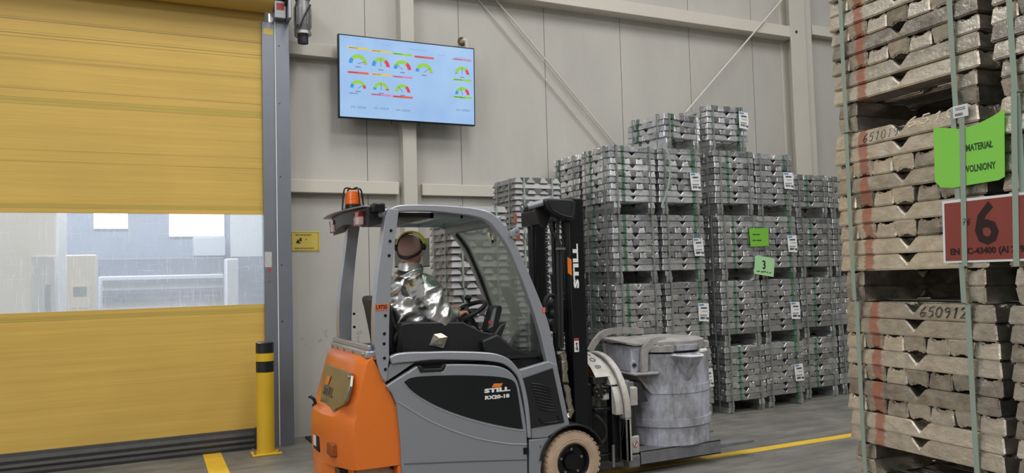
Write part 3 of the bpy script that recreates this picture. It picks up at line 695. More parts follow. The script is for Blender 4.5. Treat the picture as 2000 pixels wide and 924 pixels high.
cols = [  # centre x, centre y, front mark, side mark, label tag, words
    (4.805, 7.195, -.13, .10, False, 'in the column beside the forklift mast'),
    (5.424, 7.195, .17, None, True, 'white-labelled, in the column behind the ladle'),
    (6.150, 7.150, -.09, .10, False, 'in the column left of the number 3 sheet'),
    (6.795, 7.215, .17, None, True, 'white-labelled, in the column right of the number 3 sheet'),
    (7.560, 7.380, -.07, .12, False, 'in the last full column left of the brown ingots'),
    (8.190, 7.420, .1, None, False, 'in the column half hidden behind the brown ingots')]
kg = ['880 kg', '880 kg', '880 kg', '970 kg']
for ci, (cx, cy, fm, sm, tg, words) in enumerate(cols):
    for lv in range(4):
        pat = 'LLELELELL'
        if ci >= 4 and lv == 3: pat = 'LELELE'
        rr = random.Random(ci*10+lv)
        bundle(KS, cx+rr.uniform(-.003, .003)-.012*(lv-1.5), cy+rr.uniform(-.015, .015), lv*PITCH_S, 'silver ingot bundle, %s, %s' % (lev[lv], words), 'silver ingot bundles along the wall', rr.uniform(-.006, .006), pat, ci*10+lv,
               front=fm+rr.uniform(-.01, .01), side=sm, tagtxt=kg[lv] if tg else None, tagpos=(.20+rr.uniform(-.02, .02), .40+rr.uniform(-.05, .03)), write='6593' if (ci % 2 == 0 and pat[-1] == 'L') else None)
for lv in range(4):
    bundle(KS, 4.80, 7.86, lv*PITCH_S, 'silver ingot bundle, %s, in the back row behind the column beside the mast' % lev[lv], 'silver ingot bundles along the wall', random.Random(lv).uniform(-.01, .01), 'LLELELELL', 200+lv, front=.1, side=.15)
bundle(KS, 5.49, 7.30, 4*PITCH_S, 'short silver ingot bundle turned askew on top of the stacks, left of the pair', 'small bundles on top of the stacks', .17, 'LELE', 301, front=-.16, side=.12)
bundle(KS, 6.165, 7.27, 4*PITCH_S, 'short silver ingot bundle with white label on top of the stacks, right of the pair', 'small bundles on top of the stacks', -.02, 'LELELE', 302, front=.16, tagtxt='970 kg', tagpos=(.22, .38))
# matte grey stacks behind the forklift
for lv in range(3):
    bundle(KG, 2.83, 6.80, lv*.7404, 'matte grey bundle of pointed ingots, %s, seen through the forklift cab' % ['floor-level', 'middle', 'topmost'][lv], 'matte grey ingot bundles behind the forklift', [0, .02, -.01][lv], 'ELELELELELEL', 400+lv, smat=STRAPG, straps=(-.17, .17), sstr=(-.15, .15))
for lv in range(4):
    k2 = dict(KG); k2['h'] = .0596
    bundle(k2, 3.91, 7.70, lv*.6556, 'matte grey bundle of pointed ingots, %s, behind the forklift mast lamp' % lev[lv], 'matte grey ingot bundles behind the forklift', [0, .02, -.01, .01][lv], 'ELELELELELE'[::-1], 410+lv, smat=STRAPG, straps=(-.17, .17), sstr=(-.15, .15))
# warm-toned stacks close on the right
RZ = math.radians(-94.3)
def rp(u, v): return (2.713+.35*.997+(-.075)*u+0*v, 2.09-.35*.075-.997*u)
for cN, (u0, wds) in enumerate(((0, 'beside the red sheet with the big 6'), (.745, 'at the right picture edge'))):
    for lv in range(4):
        x, y = rp(u0, 0); rr = random.Random(50+cN*5+lv)
        bundle(KR, x+(.006 if lv == 1 else .002), y+rr.uniform(-.004, .004), lv*.7106, 'brown ingot bundle, %s in the near stack, %s' % (lev[lv], wds), 'brown-toned ingot bundles of the near stack', RZ+rr.uniform(-.01, .01), 'LLELELELL', 500+cN*10+lv,
               smat=STRAPG, front=-.19 if cN == 0 else None, straps=(-.27, .245), sstr=(-.2, .2), write={(0, 1): '650912', (0, 2): '651019'}.get((cN, lv)), wpos=(.03, .5) if lv == 1 else (-.19, .5), wsize=.040 if lv == 1 else .036, sw=.0105)
for cN, (u0, wds) in enumerate(((0, 'beyond the red 6 sheet'), (.745, 'at the right picture edge'))):  # mostly hidden row, added so the near stack's gaps stay dark
    for lv in range(4):
        x, y = rp(u0, 0)
        bundle(KR, x+.775*.997, y-.775*.075, lv*.7106, 'brown ingot bundle, %s, hidden row added to block light, %s' % (lev[lv], wds), 'brown-toned ingot bundles in the hidden row added to block light', RZ, 'LLELELELL', 600+cN*10+lv, smat=STRAPG, straps=(-.27, .245), sstr=(-.2, .2), sw=.0105)
bR = V((math.cos(RZ), math.sin(RZ), 0)); bN = V((math.sin(RZ), -math.cos(RZ), 0))   # right and outward directions of the near face
def rf(px, py, off): # point on the near face, offset outward
    p0 = V((2.713, 2.09, 0))+bN*off; d = CF+CR*((px-CX)/F)-CU*((py-CY)/F); return CO+d*((p0-CO).dot(bN)/d.dot(bN))
ck = scribble('65109', rf(1770, 249, -.0005), bR, V((0, 0, 1))-bN*.11, .034, .050, .0034)
for o in bpy.data.objects:
    if o.name.startswith('ingot_bundle') and 'third-level in the near stack, beside the red sheet' in o.get('label', ''): host = o
    if o.name.startswith('ingot_bundle') and 'third-level in the near stack, at the right' in o.get('label', ''): host_b = o
mw = host.matrix_basis.inverted(); ck.v = [mw @ p for p in ck.v]; q = ck.build('chalk_writing', CHALK, root_proxy(host)); q['label'] = 'pale chalk number'
# sheets tucked under the straps
def sheet(name, pts, m, label, cat, off, th=.0025, curl=None):
    P = [rf(px, py, off) for px, py in pts]
    o = MB().prism(P, -bN*th).build(name, m, None, origin=P[0]); tag(o, label, cat); o['_o'] = tuple(P[0]); return o
gs = sheet('paper_sheet', [(1823, 249), (1850, 250), (1876, 252), (1905, 244), (1935, 229), (1961, 213), (1962, 345), (1950, 352), (1900, 360), (1862, 367), (1838, 366), (1826, 355)], LIMES, 'bright lime sheet with black capitals hanging on the near brown ingot stack', 'paper sheet', .013)
U3 = V((0, 0, 1))
text_mb('MATERIAŁ', .034, rf(1912, 286, .0132), bR, U3, bold=.0010, sx=.66, ext=.0002).build('lettering', mat('sheet_ink', srgb(44, 70, 40), .6), gs)
text_mb('ZWOLNIONY', .034, rf(1909, 328, .0132), bR, U3, bold=.0010, sx=.64, ext=.0002).build('lettering', MATS['sheet_ink'], gs)
rs = sheet('number_sheet', [(1840, 393), (2030, 372), (2030, 509), (1843, 514)], WHITE, 'dark red sheet with a big black 6 on the near brown ingot stack', 'sign', .013)
P = [rf(px, py, .0138) for px, py in [(1844, 398), (2030, 377), (2030, 504), (1847, 510)]]
MB().prism(P, -bN*.0008).build('red_field', REDS, rs)
text_mb('6', .20, rf(1926, 441, .0142), bR, U3, bold=.004, sx=.95).build('numeral', mat('sheet_black', srgb(40, 22, 22), .6), rs)
text_mb('EN AC-43400 (Al 239 D)', .031, rf(1936, 489, .0142), bR, U3, bold=.0008, sx=1.0).build('lettering', MATS['sheet_black'], rs)
for px, y0, y1 in ((1882, 235, 545), (1984, 200, 560)):
    pass
o = MB(); c_ = rf(1876, 217, .0180); o.obox(c_, bR*.030, U3*.022, bN*.0006); wl = o.build('barcode_label', PAPER, None, origin=c_); wl['_o'] = tuple(c_); tag(wl, 'small white barcode label on the strap above the lime sheet', 'label')
o = MB()
for i in range(9): quad_on(o, c_+bN*.0006, bR, U3, -.022+i*.0035, -.0202+i*.0035, -.016, -.006, .0006)
for z in (.006, .012): quad_on(o, c_+bN*.0006, bR, U3, -.02, .02, z-.001, z+.001, .0006)
o.build('barcode', DARKP, wl)
# strap ends passing over the sheets
for px, px2 in ((1878, 1884), (1980, 1985)):
    a, b = rf(px, 205 if px < 1900 else 180, .0162), rf(px2, 520, .0162)
    d = b-a; o = MB().obox((a+b)/2, bR*.0105, d/2, bN*.0006)
    hs = host if px < 1900 else host_b; mi = hs.matrix_basis.inverted(); o.v = [mi @ p for p in o.v]; so = o.build('strap', STRAPG, root_proxy(hs))
    if px < 1900:
        m = MB(); scribble('76', rf(1879, 440, .0170), bR, U3, .022, .015, .0012, m); m.v = [mi @ p for p in m.v]; so['_o'] = (0.0, 0.0, 0.0); m.build('handwriting', DARKP, so)
# loose strap ends drooping in front of the far stack
for o in list(bpy.data.objects):
    if o.get('label', '').startswith('silver ingot bundle, top-level, white-labelled, in the column behind the ladle'): h1 = o
    if o.get('label', '').startswith('silver ingot bundle, third-level, in the column left of the number 3'): h2 = o
for hst, pts in ((h1, [(1294, 288), (1304, 296), (1309, 322), (1307, 355), (1299, 385), (1292, 404)]), (h2, [(1398, 418), (1408, 440), (1416, 470), (1417, 500), (1412, 525)])):
    P = smoothpath([at(x, y, Y=6.855) for x, y in pts], 5); mw = hst.matrix_basis.inverted()
    MB().tube([mw @ p for p in P], .011, 6, sx=.15, up=(1, 0, 0)).build('loose_strap', STRAPG, root_proxy(hst))
# sheets on the far stack
def fsheet(name, pts, m, label, Yp, cat='sign'):
    P = [at(px, py, Y=Yp) for px, py in pts]
    o = MB().prism(P, (0, .002, 0)).build(name, m, None, origin=P[0]); tag(o, label, cat); o['_o'] = tuple(P[0]); return o
FY = 6.826
s1 = fsheet('paper_sheet', [(1463, 446), (1500, 445), (1502, 480), (1466, 482)], LIMED, 'small green sheet hanging on the far silver stacks above the number 3', FY, 'paper sheet')
b_ = MB()
for x0, x1, yy in ((1470, 1477, 457), (1478, 1484, 457), (1470, 1476, 468.5), (1477.5, 1487, 468.5)):
    p, q = at(x0, yy, Y=FY-.001), at(x1, yy+2, Y=FY-.001); b_.box((p.x, FY-.0015, q.z), (q.x, FY, p.z))
b_.build('lettering', MATS['sheet_ink'], s1)
s2 = fsheet('number_sheet', [(1475, 500), (1480, 499), (1513, 505), (1511, 541), (1473, 535)], LIMEP, 'pale green sheet with a black 3 on the far silver stacks', FY-.004)
text_mb('3', .135, at(1492.5, 518, Y=FY-.006), (1, 0, -.04), (0, 0, 1), bold=.002, sx=.85).build('numeral', DARKP, s2)
b_ = MB()
for x0, x1, yy in ((1478, 1484, 529), (1486, 1496, 530), (1497, 1500, 531), (1502, 1506, 532)):
    p, q = at(x0, yy, Y=FY-.005), at(x1, yy+1.6, Y=FY-.005); b_.box((p.x, FY-.0055, q.z), (q.x, FY-.004, p.z))
b_.build('lettering', MATS['sheet_ink'], s2)

# =================================================================== FORKLIFT
TY0, TY1, TYC = 5.0, 6.06, 5.53
fk = thing('forklift', 'orange and grey electric forklift with black mast, carrying the ladle', 'forklift', (2.0, TYC, 0))
def c1(*pts): return [(600+x/1.6375, 360+y/1.6375) for x, y in pts]
def c6(*pts): return [(740+x/3.948, 690+y/3.948) for x, y in pts]
def side(name, px, m, y0=TY0, dep=.04, bevel=.006, parent=fk, mirror=False, seg=2):
    P = [at(x, y, Y=y0) for x, y in px]; mb = MB().prism(P, (0, dep, 0)); o = mb.build(name, m, parent, bevel=bevel, seg=seg)
    if mirror:
        Q = [V((p.x, 2*TYC-p.y, p.z)) for p in P]; o2 = MB().prism(Q, (0, -dep, 0)).build(name, m, parent, bevel=bevel, seg=seg); return o, o2
    return o
def sp(px, n=5): return [(v.x, v.y) for v in smoothpath([(x, y, 0) for x, y in px], n)]
# --- counterweight
def cwring(z, xr, xf):
    Y0, Y1 = TY0+.02, TY1-.02
    k = min(1, max(0, (z-.685)/.06)); mx = lambda a, b: a+(b-a)*k
    half = [(xf, Y0), (xr+mx(.22, .10), Y0), (xr+mx(.135, .065), Y0+.004), (xr+mx(.105, .03), Y0+mx(.03, .045)), (xr+mx(.035, .006), Y0+mx(.20, .12)), (xr, Y0+.34), (xr-.006, TYC)]
    full = half+[(x, 2*TYC-y) for x, y in reversed(half[:-1])]
    return [V((x, y, z)) for x, y in full]
cw = MB(); cw.loft([cwring(*q) for q in ((.365, 1.15, 1.575), (.40, 1.145, 1.578), (.55, 1.138, 1.572), (.64, 1.142, 1.568), (.685, 1.150, 1.563), (.71, 1.19, 1.557), (.745, 1.222, 1.55), (.80, 1.237, 1.53), (.93, 1.272, 1.468), (1.02, 1.298, 1.425), (1.05, 1.31, 1.413), (1.075, 1.345, 1.405))])
CWT = cw.build('counterweight', ORANGE, fk, bevel=.012, seg=3, smooth=38)
# lower rear bumper and the piece ahead of the drive wheel
lb = MB(); lb.loft([[V((x, y, z)) for x, y in ((1.30, 5.10), (1.275, 5.07), (1.215, 5.22), (xr, 5.36), (xr-.006, TYC), (xr, 2*TYC-5.36), (1.215, 2*TYC-5.22), (1.275, 2*TYC-5.07), (1.30, 2*TYC-5.10))] for z, xr in ((.10, 1.155), (.37, 1.148))]); lb.build('rear_bumper', ORANGE, fk, bevel=.01, smooth=38)
MB().box((1.555, TY0+.02, .10), (1.625, TY1-.02, .372)).build('chassis_post', ORANGE, fk, bevel=.02, seg=3)
MB().box((1.2, TY0+.12, .12), (2.5, TY1-.12, .36)).build('chassis_beam', BLACKM, fk)
# battery plate on the rear
pn = V((1, 0, -.27)).normalized()
def rpl(x, y, off=0.012):
    p0 = V((1.270, TYC, .93))-pn*off; d = CF+CR*((x-CX)/F)-CU*((y-CY)/F); return CO+d*((p0-CO).dot(pn)/d.dot(pn))
pp = [(600+x/3.5, 660+y/3.5) for x, y in [(122, 178), (150, 186), (292, 240), (298, 258), (290, 330), (262, 430), (245, 458), (188, 488), (178, 520), (168, 556), (158, 560), (98, 512), (88, 440), (100, 300)]]
pl = MB().prism([rpl(x, y) for x, y in pp], pn*.02).build('rear_plate', ALUP, fk, bevel=.003)
Rr = V((0, -1, 0)); Ur = V((.25, 0, 1)).normalized()
text_mb('STILL', .083, rpl(639, 765, .0155)+Rr*.01, Rr, Ur, bold=.004, sx=1.45, ext=.0003).build('lettering', mat('worn_print', srgb(92, 88, 80), .5), pl)
o_ = rpl(640, 742, .0155); b_ = MB(); b_.prism([o_+Rr*x+Ur*y for x, y in ((-.05, -.03), (.045, -.03), (.065, .03), (-.03, .03))], -pn*.002); b_.build('logo_mark', ORP, pl)
for x, y in ((682, 737), (646, 812)):
    c = rpl(x, y, .014); MB().cyl(c, c-pn*.01, .012, n=12).build('bolt', BOLT, pl)
b_ = MB(); q = V((1.180, 5.74, .705)); b_.tube([q, q+V((-.01, 0, .03)), q+V((-.03, .01, .05)), q+V((-.045, .015, .045))], [.012, .012, .011, .008], 10); b_.cyl(q-V((0, 0, .02)), q, .026, .022, 16); b_.build('tow_pin', BLACKM, fk)
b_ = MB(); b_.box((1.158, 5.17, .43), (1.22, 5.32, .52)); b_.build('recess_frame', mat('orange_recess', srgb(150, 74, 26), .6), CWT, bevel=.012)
b_ = MB(); b_.box((1.132, 5.42, .42), (1.20, 5.60, .53)); b_.build('tow_slot', mat('slot_dark', srgb(28, 22, 20), .8), CWT, bevel=.012)
b_ = MB(); b_.box((1.1295, 5.50, .45), (1.1315, 5.585, .52)); b_.build('slot_sticker', WHITE, CWT)
# --- B pillars, front pillars and roof rails, both sides
bl = c1((262, 78), (250, 110), (238, 200), (224, 310), (216, 410), (216, 500), (222, 560), (236, 610), (252, 634))
br = c1((262, 560), (262, 480), (264, 400), (270, 300), (280, 190), (292, 92), (290, 80))
PB, PB2 = side('rear_pillar', sp(bl, 3)+sp(br, 3), GREYL, TY0, .085, .038, mirror=True, seg=6)
rail_o = c1((262, 78), (300, 66), (400, 65), (500, 71), (560, 80), (600, 98), (635, 135), (665, 185), (700, 262), (735, 345), (768, 430), (790, 520), (808, 620), (822, 690), (838, 772))
rail_i = c1((812, 776), (800, 700), (785, 630), (766, 560), (744, 470), (712, 370), (680, 285), (645, 205), (612, 155), (580, 120), (540, 104), (480, 95), (400, 87), (320, 86), (285, 90))
RA = side('roof_rail', sp(rail_o, 4)+sp(rail_i, 4), GREYL, TY0+.01, .06, .014, seg=4)
def fx(x, z): # the far front pillar stands a little further forward
    k = min(1, max(0, (x-1.75)/.5)); k2 = min(1, max(0, (z-.75)/.45)); return x+.085*k*k2
P = [at(x, y, Y=TY0+.01) for x, y in sp(rail_o, 4)+sp(rail_i, 4)]
MB().prism([V((fx(p.x, p.z), TY1-.01, p.z)) for p in P], (0, -.06, 0)).build('roof_rail', GREYL, fk, bevel=.014, seg=4)
b_ = MB()
for x, y in c1((268, 148), (265, 182), (262, 228), (250, 420), (247, 478), (246, 510), (247, 556), (250, 592)):
    p = at(x, y, Y=TY0-.001); b_.cyl(p-V((0, .003, 0)), p+V((0, .01, 0)), .010, n=14)
b_.build('bolt_row', BLACKM, PB)
b_ = MB()
for z in (1.32, 1.22): b_.cyl((1.53, 5.972, z), (1.53, 5.98, z), .010, n=14)
b_.build('bolt_row', BLACKM, PB2)
p = at(*c1((238, 393))[0], Y=TY0-.0015); b_ = MB(); quad_on(b_, p, (1, 0, 0), (0, 0, 1), -.045, .045, -.021, .021, .001); st_ = b_.build('number_sticker', ORST, PB)
text_mb('L9735', .036, p-V((0, .0014, 0)), (1, 0, 0), (0, 0, 1), bold=.0008, sx=.85, mb=None).build('number_text', DARKP, PB)
p = at(*c1((757, 402))[0], Y=TY0+.008); b_ = MB(); quad_on(b_, p, (1, 0, 0), (0, 0, 1), -.012, .012, -.018, .018, .001); b_.build('small_sticker', ORST, RA)
lug = at(*c1((668, 152))[0], Y=TY0-.005)
MB().lathe(lug, (0, 1, 0), [(.0, -.012), (.028, -.012), (.028, .02), (0, .02)], 24, False).obox(lug+V((-.02, .004, -.01)), (.025, 0, 0), (0, .014, 0), (0, 0, .022)).build('lifting_lug', GREYL, fk, bevel=.003)
MB().cyl(lug-V((0, .02, 0)), lug, .009, n=14).build('lug_bolt', BOLT, fk)
# roof cross members, glazing
MB().box((1.47, TY0+.05, 1.985), (1.60, TY1-.05, 2.045)).build('roof_cross_member', GREY, fk, bevel=.015)
MB().box((2.29, TY0+.06, 1.93), (2.37, TY1-.06, 2.005)).build('roof_cross_member', GREY, fk, bevel=.015)
MB().box((1.60, TY0+.07, 1.985), (1.84, TY1-.07, 2.02)).build('roof_panel', BLACK, fk, bevel=.006)
b_ = MB()
for x0, x1 in ((1.84, 1.86), (2.06, 2.075), (2.27, 2.29)): b_.box((x0, TY0+.07, 1.985), (x1, TY1-.07, 2.02))
b_.box((1.84, TY0+.07, 1.985), (2.29, TY0+.10, 2.02)); b_.box((1.84, TY1-.10, 1.985), (2.29, TY1-.07, 2.02)); b_.build('roof_window_frame', GREY, fk)
MB().box((1.85, TY0+.09, 2.0), (2.28, TY1-.09, 2.006)).build('roof_window', MATS['roof_glass'], fk)
# rear roof visor with lamps and beacon
vi = MB()
nr = 14; rings = []
for i in range(nr+1):
    t = i/nr; y = TY0+.07+t*(TY1-TY0-.02); x = 1.395-.055*math.sin(math.pi*t)-.03*t; z = 2.062
    rings.append([V((x+.14, y, z-.01)), V((x+.14, y, z)), V((x-.03, y, z)), V((x-.03, y, z-.008))])
vi.loft(rings); vi.build('roof_visor', GREY, fk, bevel=.002)
vi = MB(); rings = []
for i in range(nr+1):
    t = i/nr; y = TY0+.07+t*(TY1-TY0-.10); x = 1.40-.045*math.sin(math.pi*t)-.015*t; dz = .13-.045*math.sin(math.pi*t)**1.5
    rings.append([V((x+.10, y, 2.052-dz*.8)), V((x+.10, y, 2.052)), V((x, y, 2.052)), V((x+.01, y, 2.052-dz))])
vi.loft(rings); HS = vi.build('lamp_housing', BLACK, fk, bevel=.004)
for y in (TY0+.20, TY1-.13):
    lm = MB().box((1.358, y-.06, 1.940), (1.395, y+.06, 2.03)).build('rear_lamp', CLEARL, fk, bevel=.008)
    MB().box((1.356, y-.061, 1.995), (1.395, y+.061, 2.032)).build('red_lens', REDL, lm, bevel=.004); MB().box((1.356, y+.03, 1.938), (1.396, y+.063, 2.03)).build('red_lens', REDL, lm, bevel=.004)
p = at(678, 408, Y=TY0+.02); MB().box((1.42, TY0-.005, 2.015), (1.50, TY0+.12, 2.075)).build('rail_clamp', BLACKM, fk, bevel=.01)
bxc, byc = 1.50, 5.83
bz = 2.095
MB().lathe((bxc, byc, bz), (0, 0, 1), [(.0, -.034), (.07, -.034), (.082, .0), (.082, .012), (.062, .02), (.06, .045), (0, .046)], 28, False).build('beacon_base', BLACKM, fk)
MB().lathe((bxc, byc, bz), (0, 0, 1), [(.056, .046), (.060, .052), (.058, .09), (.054, .138), (.04, .148), (0, .15)], 28, False).build('beacon_lens', AMBER, fk)
for ang in (0, math.pi/2):
    ux, uy = math.cos(ang+.3), math.sin(ang+.3); P = [(s_*r2, z2) for s_, r2, z2 in ((-1, .094, -.02), (-1, .086, .08), (-1, .074, .155), (-1, .05, .172), (0, 0, .165), (1, .05, .172), (1, .074, .155), (1, .086, .08), (1, .094, -.02))]
    MB().tube(smoothpath([(bxc+ux*a, byc+uy*a, bz+z2) for a, z2 in P], 3), .006, 8).build('beacon_cage', BLACKM, fk)
# rear window frame between the pillars
b_ = MB(); b_.box((1.36, TY0+.03, 1.065), (1.46, TY1-.03, 1.115)); b_.build('rear_window_frame', GREYL, fk, bevel=.012)
b_ = MB(); b_.box((1.375, TY0+.03, 1.115), (1.40, TY1-.03, 1.15)); b_.build('window_trim', GREYL, fk, bevel=.006)
b_ = MB()
for y in (5.10, 5.35, 5.6, 5.8, 5.95): b_.cyl((1.361, y, 1.09), (1.353, y, 1.09), .011, n=12)
b_.build('bolt_row', BOLT, fk)
# --- body side
sill_o = c6((85, 30), (140, 5), (250, -8), (400, -10), (560, -14), (800, -8), (920, 8), (1010, 48), (1075, 120), (1110, 190), (1145, 330), (1165, 470), (1178, 655))
sill_i = c6((1150, 655), (1140, 520), (1118, 350), (1085, 210), (1045, 145), (985, 95), (920, 72), (800, 58), (600, 52), (420, 52), (280, 66), (180, 74), (100, 84))
SL, _ = side('cab_sill', sp(sill_o, 3)+sp(sill_i, 3), GREYL, TY0-.006, .05, .008, mirror=True, seg=3)
side('rear_side_panel', c6((90, 82), (285, 66), (150, 160), (45, 228), (20, 200), (60, 150)), GREY, TY0+.012, .05, .004, mirror=True)
dr = c6((55, 255), (170, 180), (300, 98))+c6((320, 145), (500, 140), (522, 86))+sp(c6((560, 85), (700, 85), (860, 93), (940, 105), (1005, 135), (1050, 182), (1078, 245), (1100, 350), (1125, 480), (1142, 600)), 3)+c6((1146, 800), (1150, 1100), (205, 1150), (175, 860), (170, 700), (155, 560), (135, 390), (100, 310))
DR, _ = side('side_door', dr, GREY, TY0-.004, .05, .008, mirror=True, seg=3)
MB().box((1.60, TY0+.06, .34), (2.50, TY1-.06, .98)).build('battery_box', BLACKM, fk)
MB().box((1.42, TY0+.06, .50), (1.66, TY1-.06, 1.04)).build('inner_frame', BLACKM, fk)
wn = sp(c6((195, 222), (245, 192), (350, 177), (600, 170), (800, 174), (930, 183), (1000, 197), (1040, 218), (1062, 262), (1085, 400), (1098, 500), (1112, 583)), 3)+sp(c6((1112, 585), (1050, 578), (900, 550), (700, 500), (500, 430), (350, 355), (250, 285), (195, 222)), 3)[1:-1]
WNP = side('door_decal_panel', wn, DECAL, TY0-.0065, .004, 0)
side('door_handle', c6((300, 98), (322, 148), (490, 138), (520, 88), (495, 88), (478, 118), (345, 122), (325, 98)), BLACK, TY0-.012, .035, .003)
side('handle_recess', c6((322, 100), (345, 122), (478, 118), (496, 88)), BLACKM, TY0+.012, .02, 0)
def ridge(pts, r, m, y=TY0-.004, name='door_crease'):
    P = smoothpath([at(x, y_, Y=y) for x, y_ in pts], 4); return MB().tube(P, r, 8, sx=.5, up=(0, 0, 1)).build(name, m, fk, smooth=60)
ridge(c6((190, 235), (250, 292), (350, 368), (500, 444), (700, 514), (900, 565), (1050, 592), (1125, 598)), .0045, GREY)
ridge(c6((145, 375), (250, 440), (400, 528), (600, 610), (800, 668), (1000, 700), (1140, 705)), .0055, GREY)
side('door_lower_strip', c6((195, 850), (700, 830), (1145, 818), (1146, 826), (700, 840), (196, 860)), mat('crease_grey', srgb(104, 105, 110), .4, .3), TY0-.0055, .003, 0)
side('door_latch', c6((1115, 730), (1150, 726), (1152, 778), (1118, 780)), BLACKM, TY0-.01, .01, .002)
# decals on the door
pL = at(*c6((912, 282))[0], Y=TY0-.0072)
text_mb('STILL', .036, pL-V((0, 0, .002)), (1, 0, 0), (0, 0, 1), bold=.0022, sx=2.2, spacing=1.05).build('lettering', WHITE, WNP)
text_mb('RX20-18', .034, at(*c6((912, 337))[0], Y=TY0-.0072), (1, 0, 0), (0, 0, 1), bold=.0016, sx=1.5).build('lettering', WHITE, WNP)
side('logo_mark', c6((870, 264), (888, 234), (957, 232), (938, 262)), ORP, TY0-.0085, .002, 0, parent=WNP)
# front side panel with the vented black cover
side('front_side_panel', c6((1085, 130), (1310, 62), (1375, 90), (1475, 560), (1430, 575), (1340, 625), (1300, 652), (1180, 660), (1165, 470), (1125, 250)), GREY, TY0+.004, .05, .006, mirror=True)
VC, _ = side('vent_cover', c6((1110, 192), (1342, 112), (1432, 535), (1165, 582), (1158, 470), (1130, 290)), BLACK, TY0-.002, .02, .004, mirror=True)
for k in range(9):
    pts = c6((1175+k*7, 232+k*24), (1260+k*4, 246+k*24), (1330+k*3, 268+k*22)); P = smoothpath([at(x, y, Y=TY0-.003) for x, y in pts], 3)
    MB().tube(P, .0045, 6).build('vent_rib', BLACKM, VC)
MB().tube(smoothpath([at(x, y, Y=TY0-.004) for x, y in c6((1240, 500), (1250, 530), (1290, 538), (1370, 528), (1388, 510), (1378, 480))], 3), .005, 8).build('grip_rim', BLACKM, VC)
wc, wr = V((2.865, 5.09, .222)), .222
fr = MB()
def fender(y0, y1):
    rings = []
    for i in range(13):
        a = math.radians(20+i*150/12); rings.append([wc+V((-.01, 0, 0))+V((math.cos(a)*r, yy-wc.y, math.sin(a)*r)) for r, yy in ((.262, y0), (.275, y0), (.275, y1), (.262, y1))])
    return MB().loft(rings)
fender(TY0-.01, TY0+.20).build('front_fender', BLACK, fk, bevel=.003); fender(TY1-.19, TY1+.01).build('front_fender', BLACK, fk, bevel=.003)
side('fender_panel', c6((1160, 668), (1325, 650), (1300, 700), (1262, 800), (1250, 900), (1250, 1150), (1160, 1150)), GREY, TY0+.006, .05, .006, mirror=True)
b_ = MB(); p = at(*c6((1247, 715))[0], Y=TY0+.004); b_.cyl(p, p-V((0, .006, 0)), .007, n=10); b_.build('bolt', BOLT, fk)
side('footstep', c6((1150, 1060), (1260, 1060), (1260, 1150), (1150, 1150)), BLACK, TY0-.01, .06, .006)
# wheels
def wheel(c, R_, wid, sgn, name='wheel', nl=5):
    """sgn -1: outer face towards the camera side"""
    t_ = MB().lathe(c, (0, sgn, 0), [(R_*.58, -wid), (R_*.80, -wid-.004), (R_*.96, -wid), (R_, -wid+.02), (R_, -.022), (R_*.965, -.004), (R_*.86, .002), (R_*.70, .004), (R_*.62, .0), (R_*.58, -.012)], 64, False).build(name, TYRE, fk, smooth=35)
    g_ = MB()
    for i in range(34):
        a = i/34*2*math.pi
        for s2, off in ((0, 0), (1, .5)):
            a2 = a+off*2*math.pi/34; rd = V((math.cos(a2), 0, math.sin(a2))); tg = V((-rd.z, 0, rd.x))
            g_.obox(c+V((0, sgn, 0))*(-.026-s2*(wid-.05))+rd*(R_-.001), rd*.0045, tg*.0125, V((0, .024, 0)))
    k = g_.build('tread', TYRE, t_, bevel=.002); k['kind'] = 'stuff'
    for rr_ in (.75, .67): MB().tube([c+V((math.cos(i/48*2*math.pi)*R_*rr_, sgn*.003, math.sin(i/48*2*math.pi)*R_*rr_)) for i in range(48)], .003, 6, closed=True).build('sidewall_ring', TYRE, t_)
    rim = MB().lathe(c, (0, sgn, 0), [(R_*.60, -.008), (R_*.57, -.002), (R_*.54, -.012), (R_*.50, -.045), (R_*.30, -.05), (R_*.26, -.03), (R_*.12, -.026), (0, -.026)], 48, False).build('rim', BLACKM, t_, smooth=35)
    for i in range(nl):
        a = i/nl*2*math.pi+.3; q = c+V((math.cos(a)*R_*.40, -sgn*.05, math.sin(a)*R_*.40)); MB().cyl(q, q+V((0, sgn*.016, 0)), .0105, n=6).build('wheel_nut', BOLT, t_)
    return t_
wheel(wc+V((0, -.085, 0)), wr, .165, -1); wheel(V((wc.x, TY1-.02, .222)), wr, .165, 1)
wheel(V((1.405, 5.10, .19)), .19, .15, -1); wheel(V((1.405, 5.98, .19)), .19, .15, 1)
# --- cab interior
MB().box((1.50, TY0+.07, .99), (2.68, TY1-.07, 1.01)).build('cab_floor', BLACK, fk)
MB().box((2.30, TY0+.08, .80), (2.80, TY1-.08, .93)).build('foot_well', BLACK, fk)
seat = MB(); seat.box((1.62, 5.30, 1.01), (2.03, 5.76, 1.10)); ST = seat.build('seat_cushion', VINYL, fk, bevel=.03, seg=4)
bk = MB(); bk.loft([[V((x0-.0, y, z)) for x0, y in ((xb, 5.30), (xb+.09, 5.30), (xb+.09, 5.76), (xb, 5.76))] for z, xb in ((1.04, 1.60), (1.2, 1.575), (1.36, 1.545), (1.46, 1.52))])
bk.build('seat_backrest', VINYL, fk, bevel=.035, seg=4)
MB().lathe((1.70, 5.24, 1.16), (0, 1, 0), [(.0, 0), (.07, 0), (.08, .01), (.08, .04), (0, .04)], 28, False).build('seat_side_knob', BLACKM, fk)
cons = c1((300, 447), (330, 440), (500, 440), (560, 470), (600, 478), (618, 450), (640, 440), (618, 500), (600, 530), (560, 545), (300, 545))
cn = [at(x, y, Y=5.16) for x, y in cons]
MB().prism(cn, (0, .12, 0)).build('armrest_console', BLACK, fk, bevel=.012, seg=3)
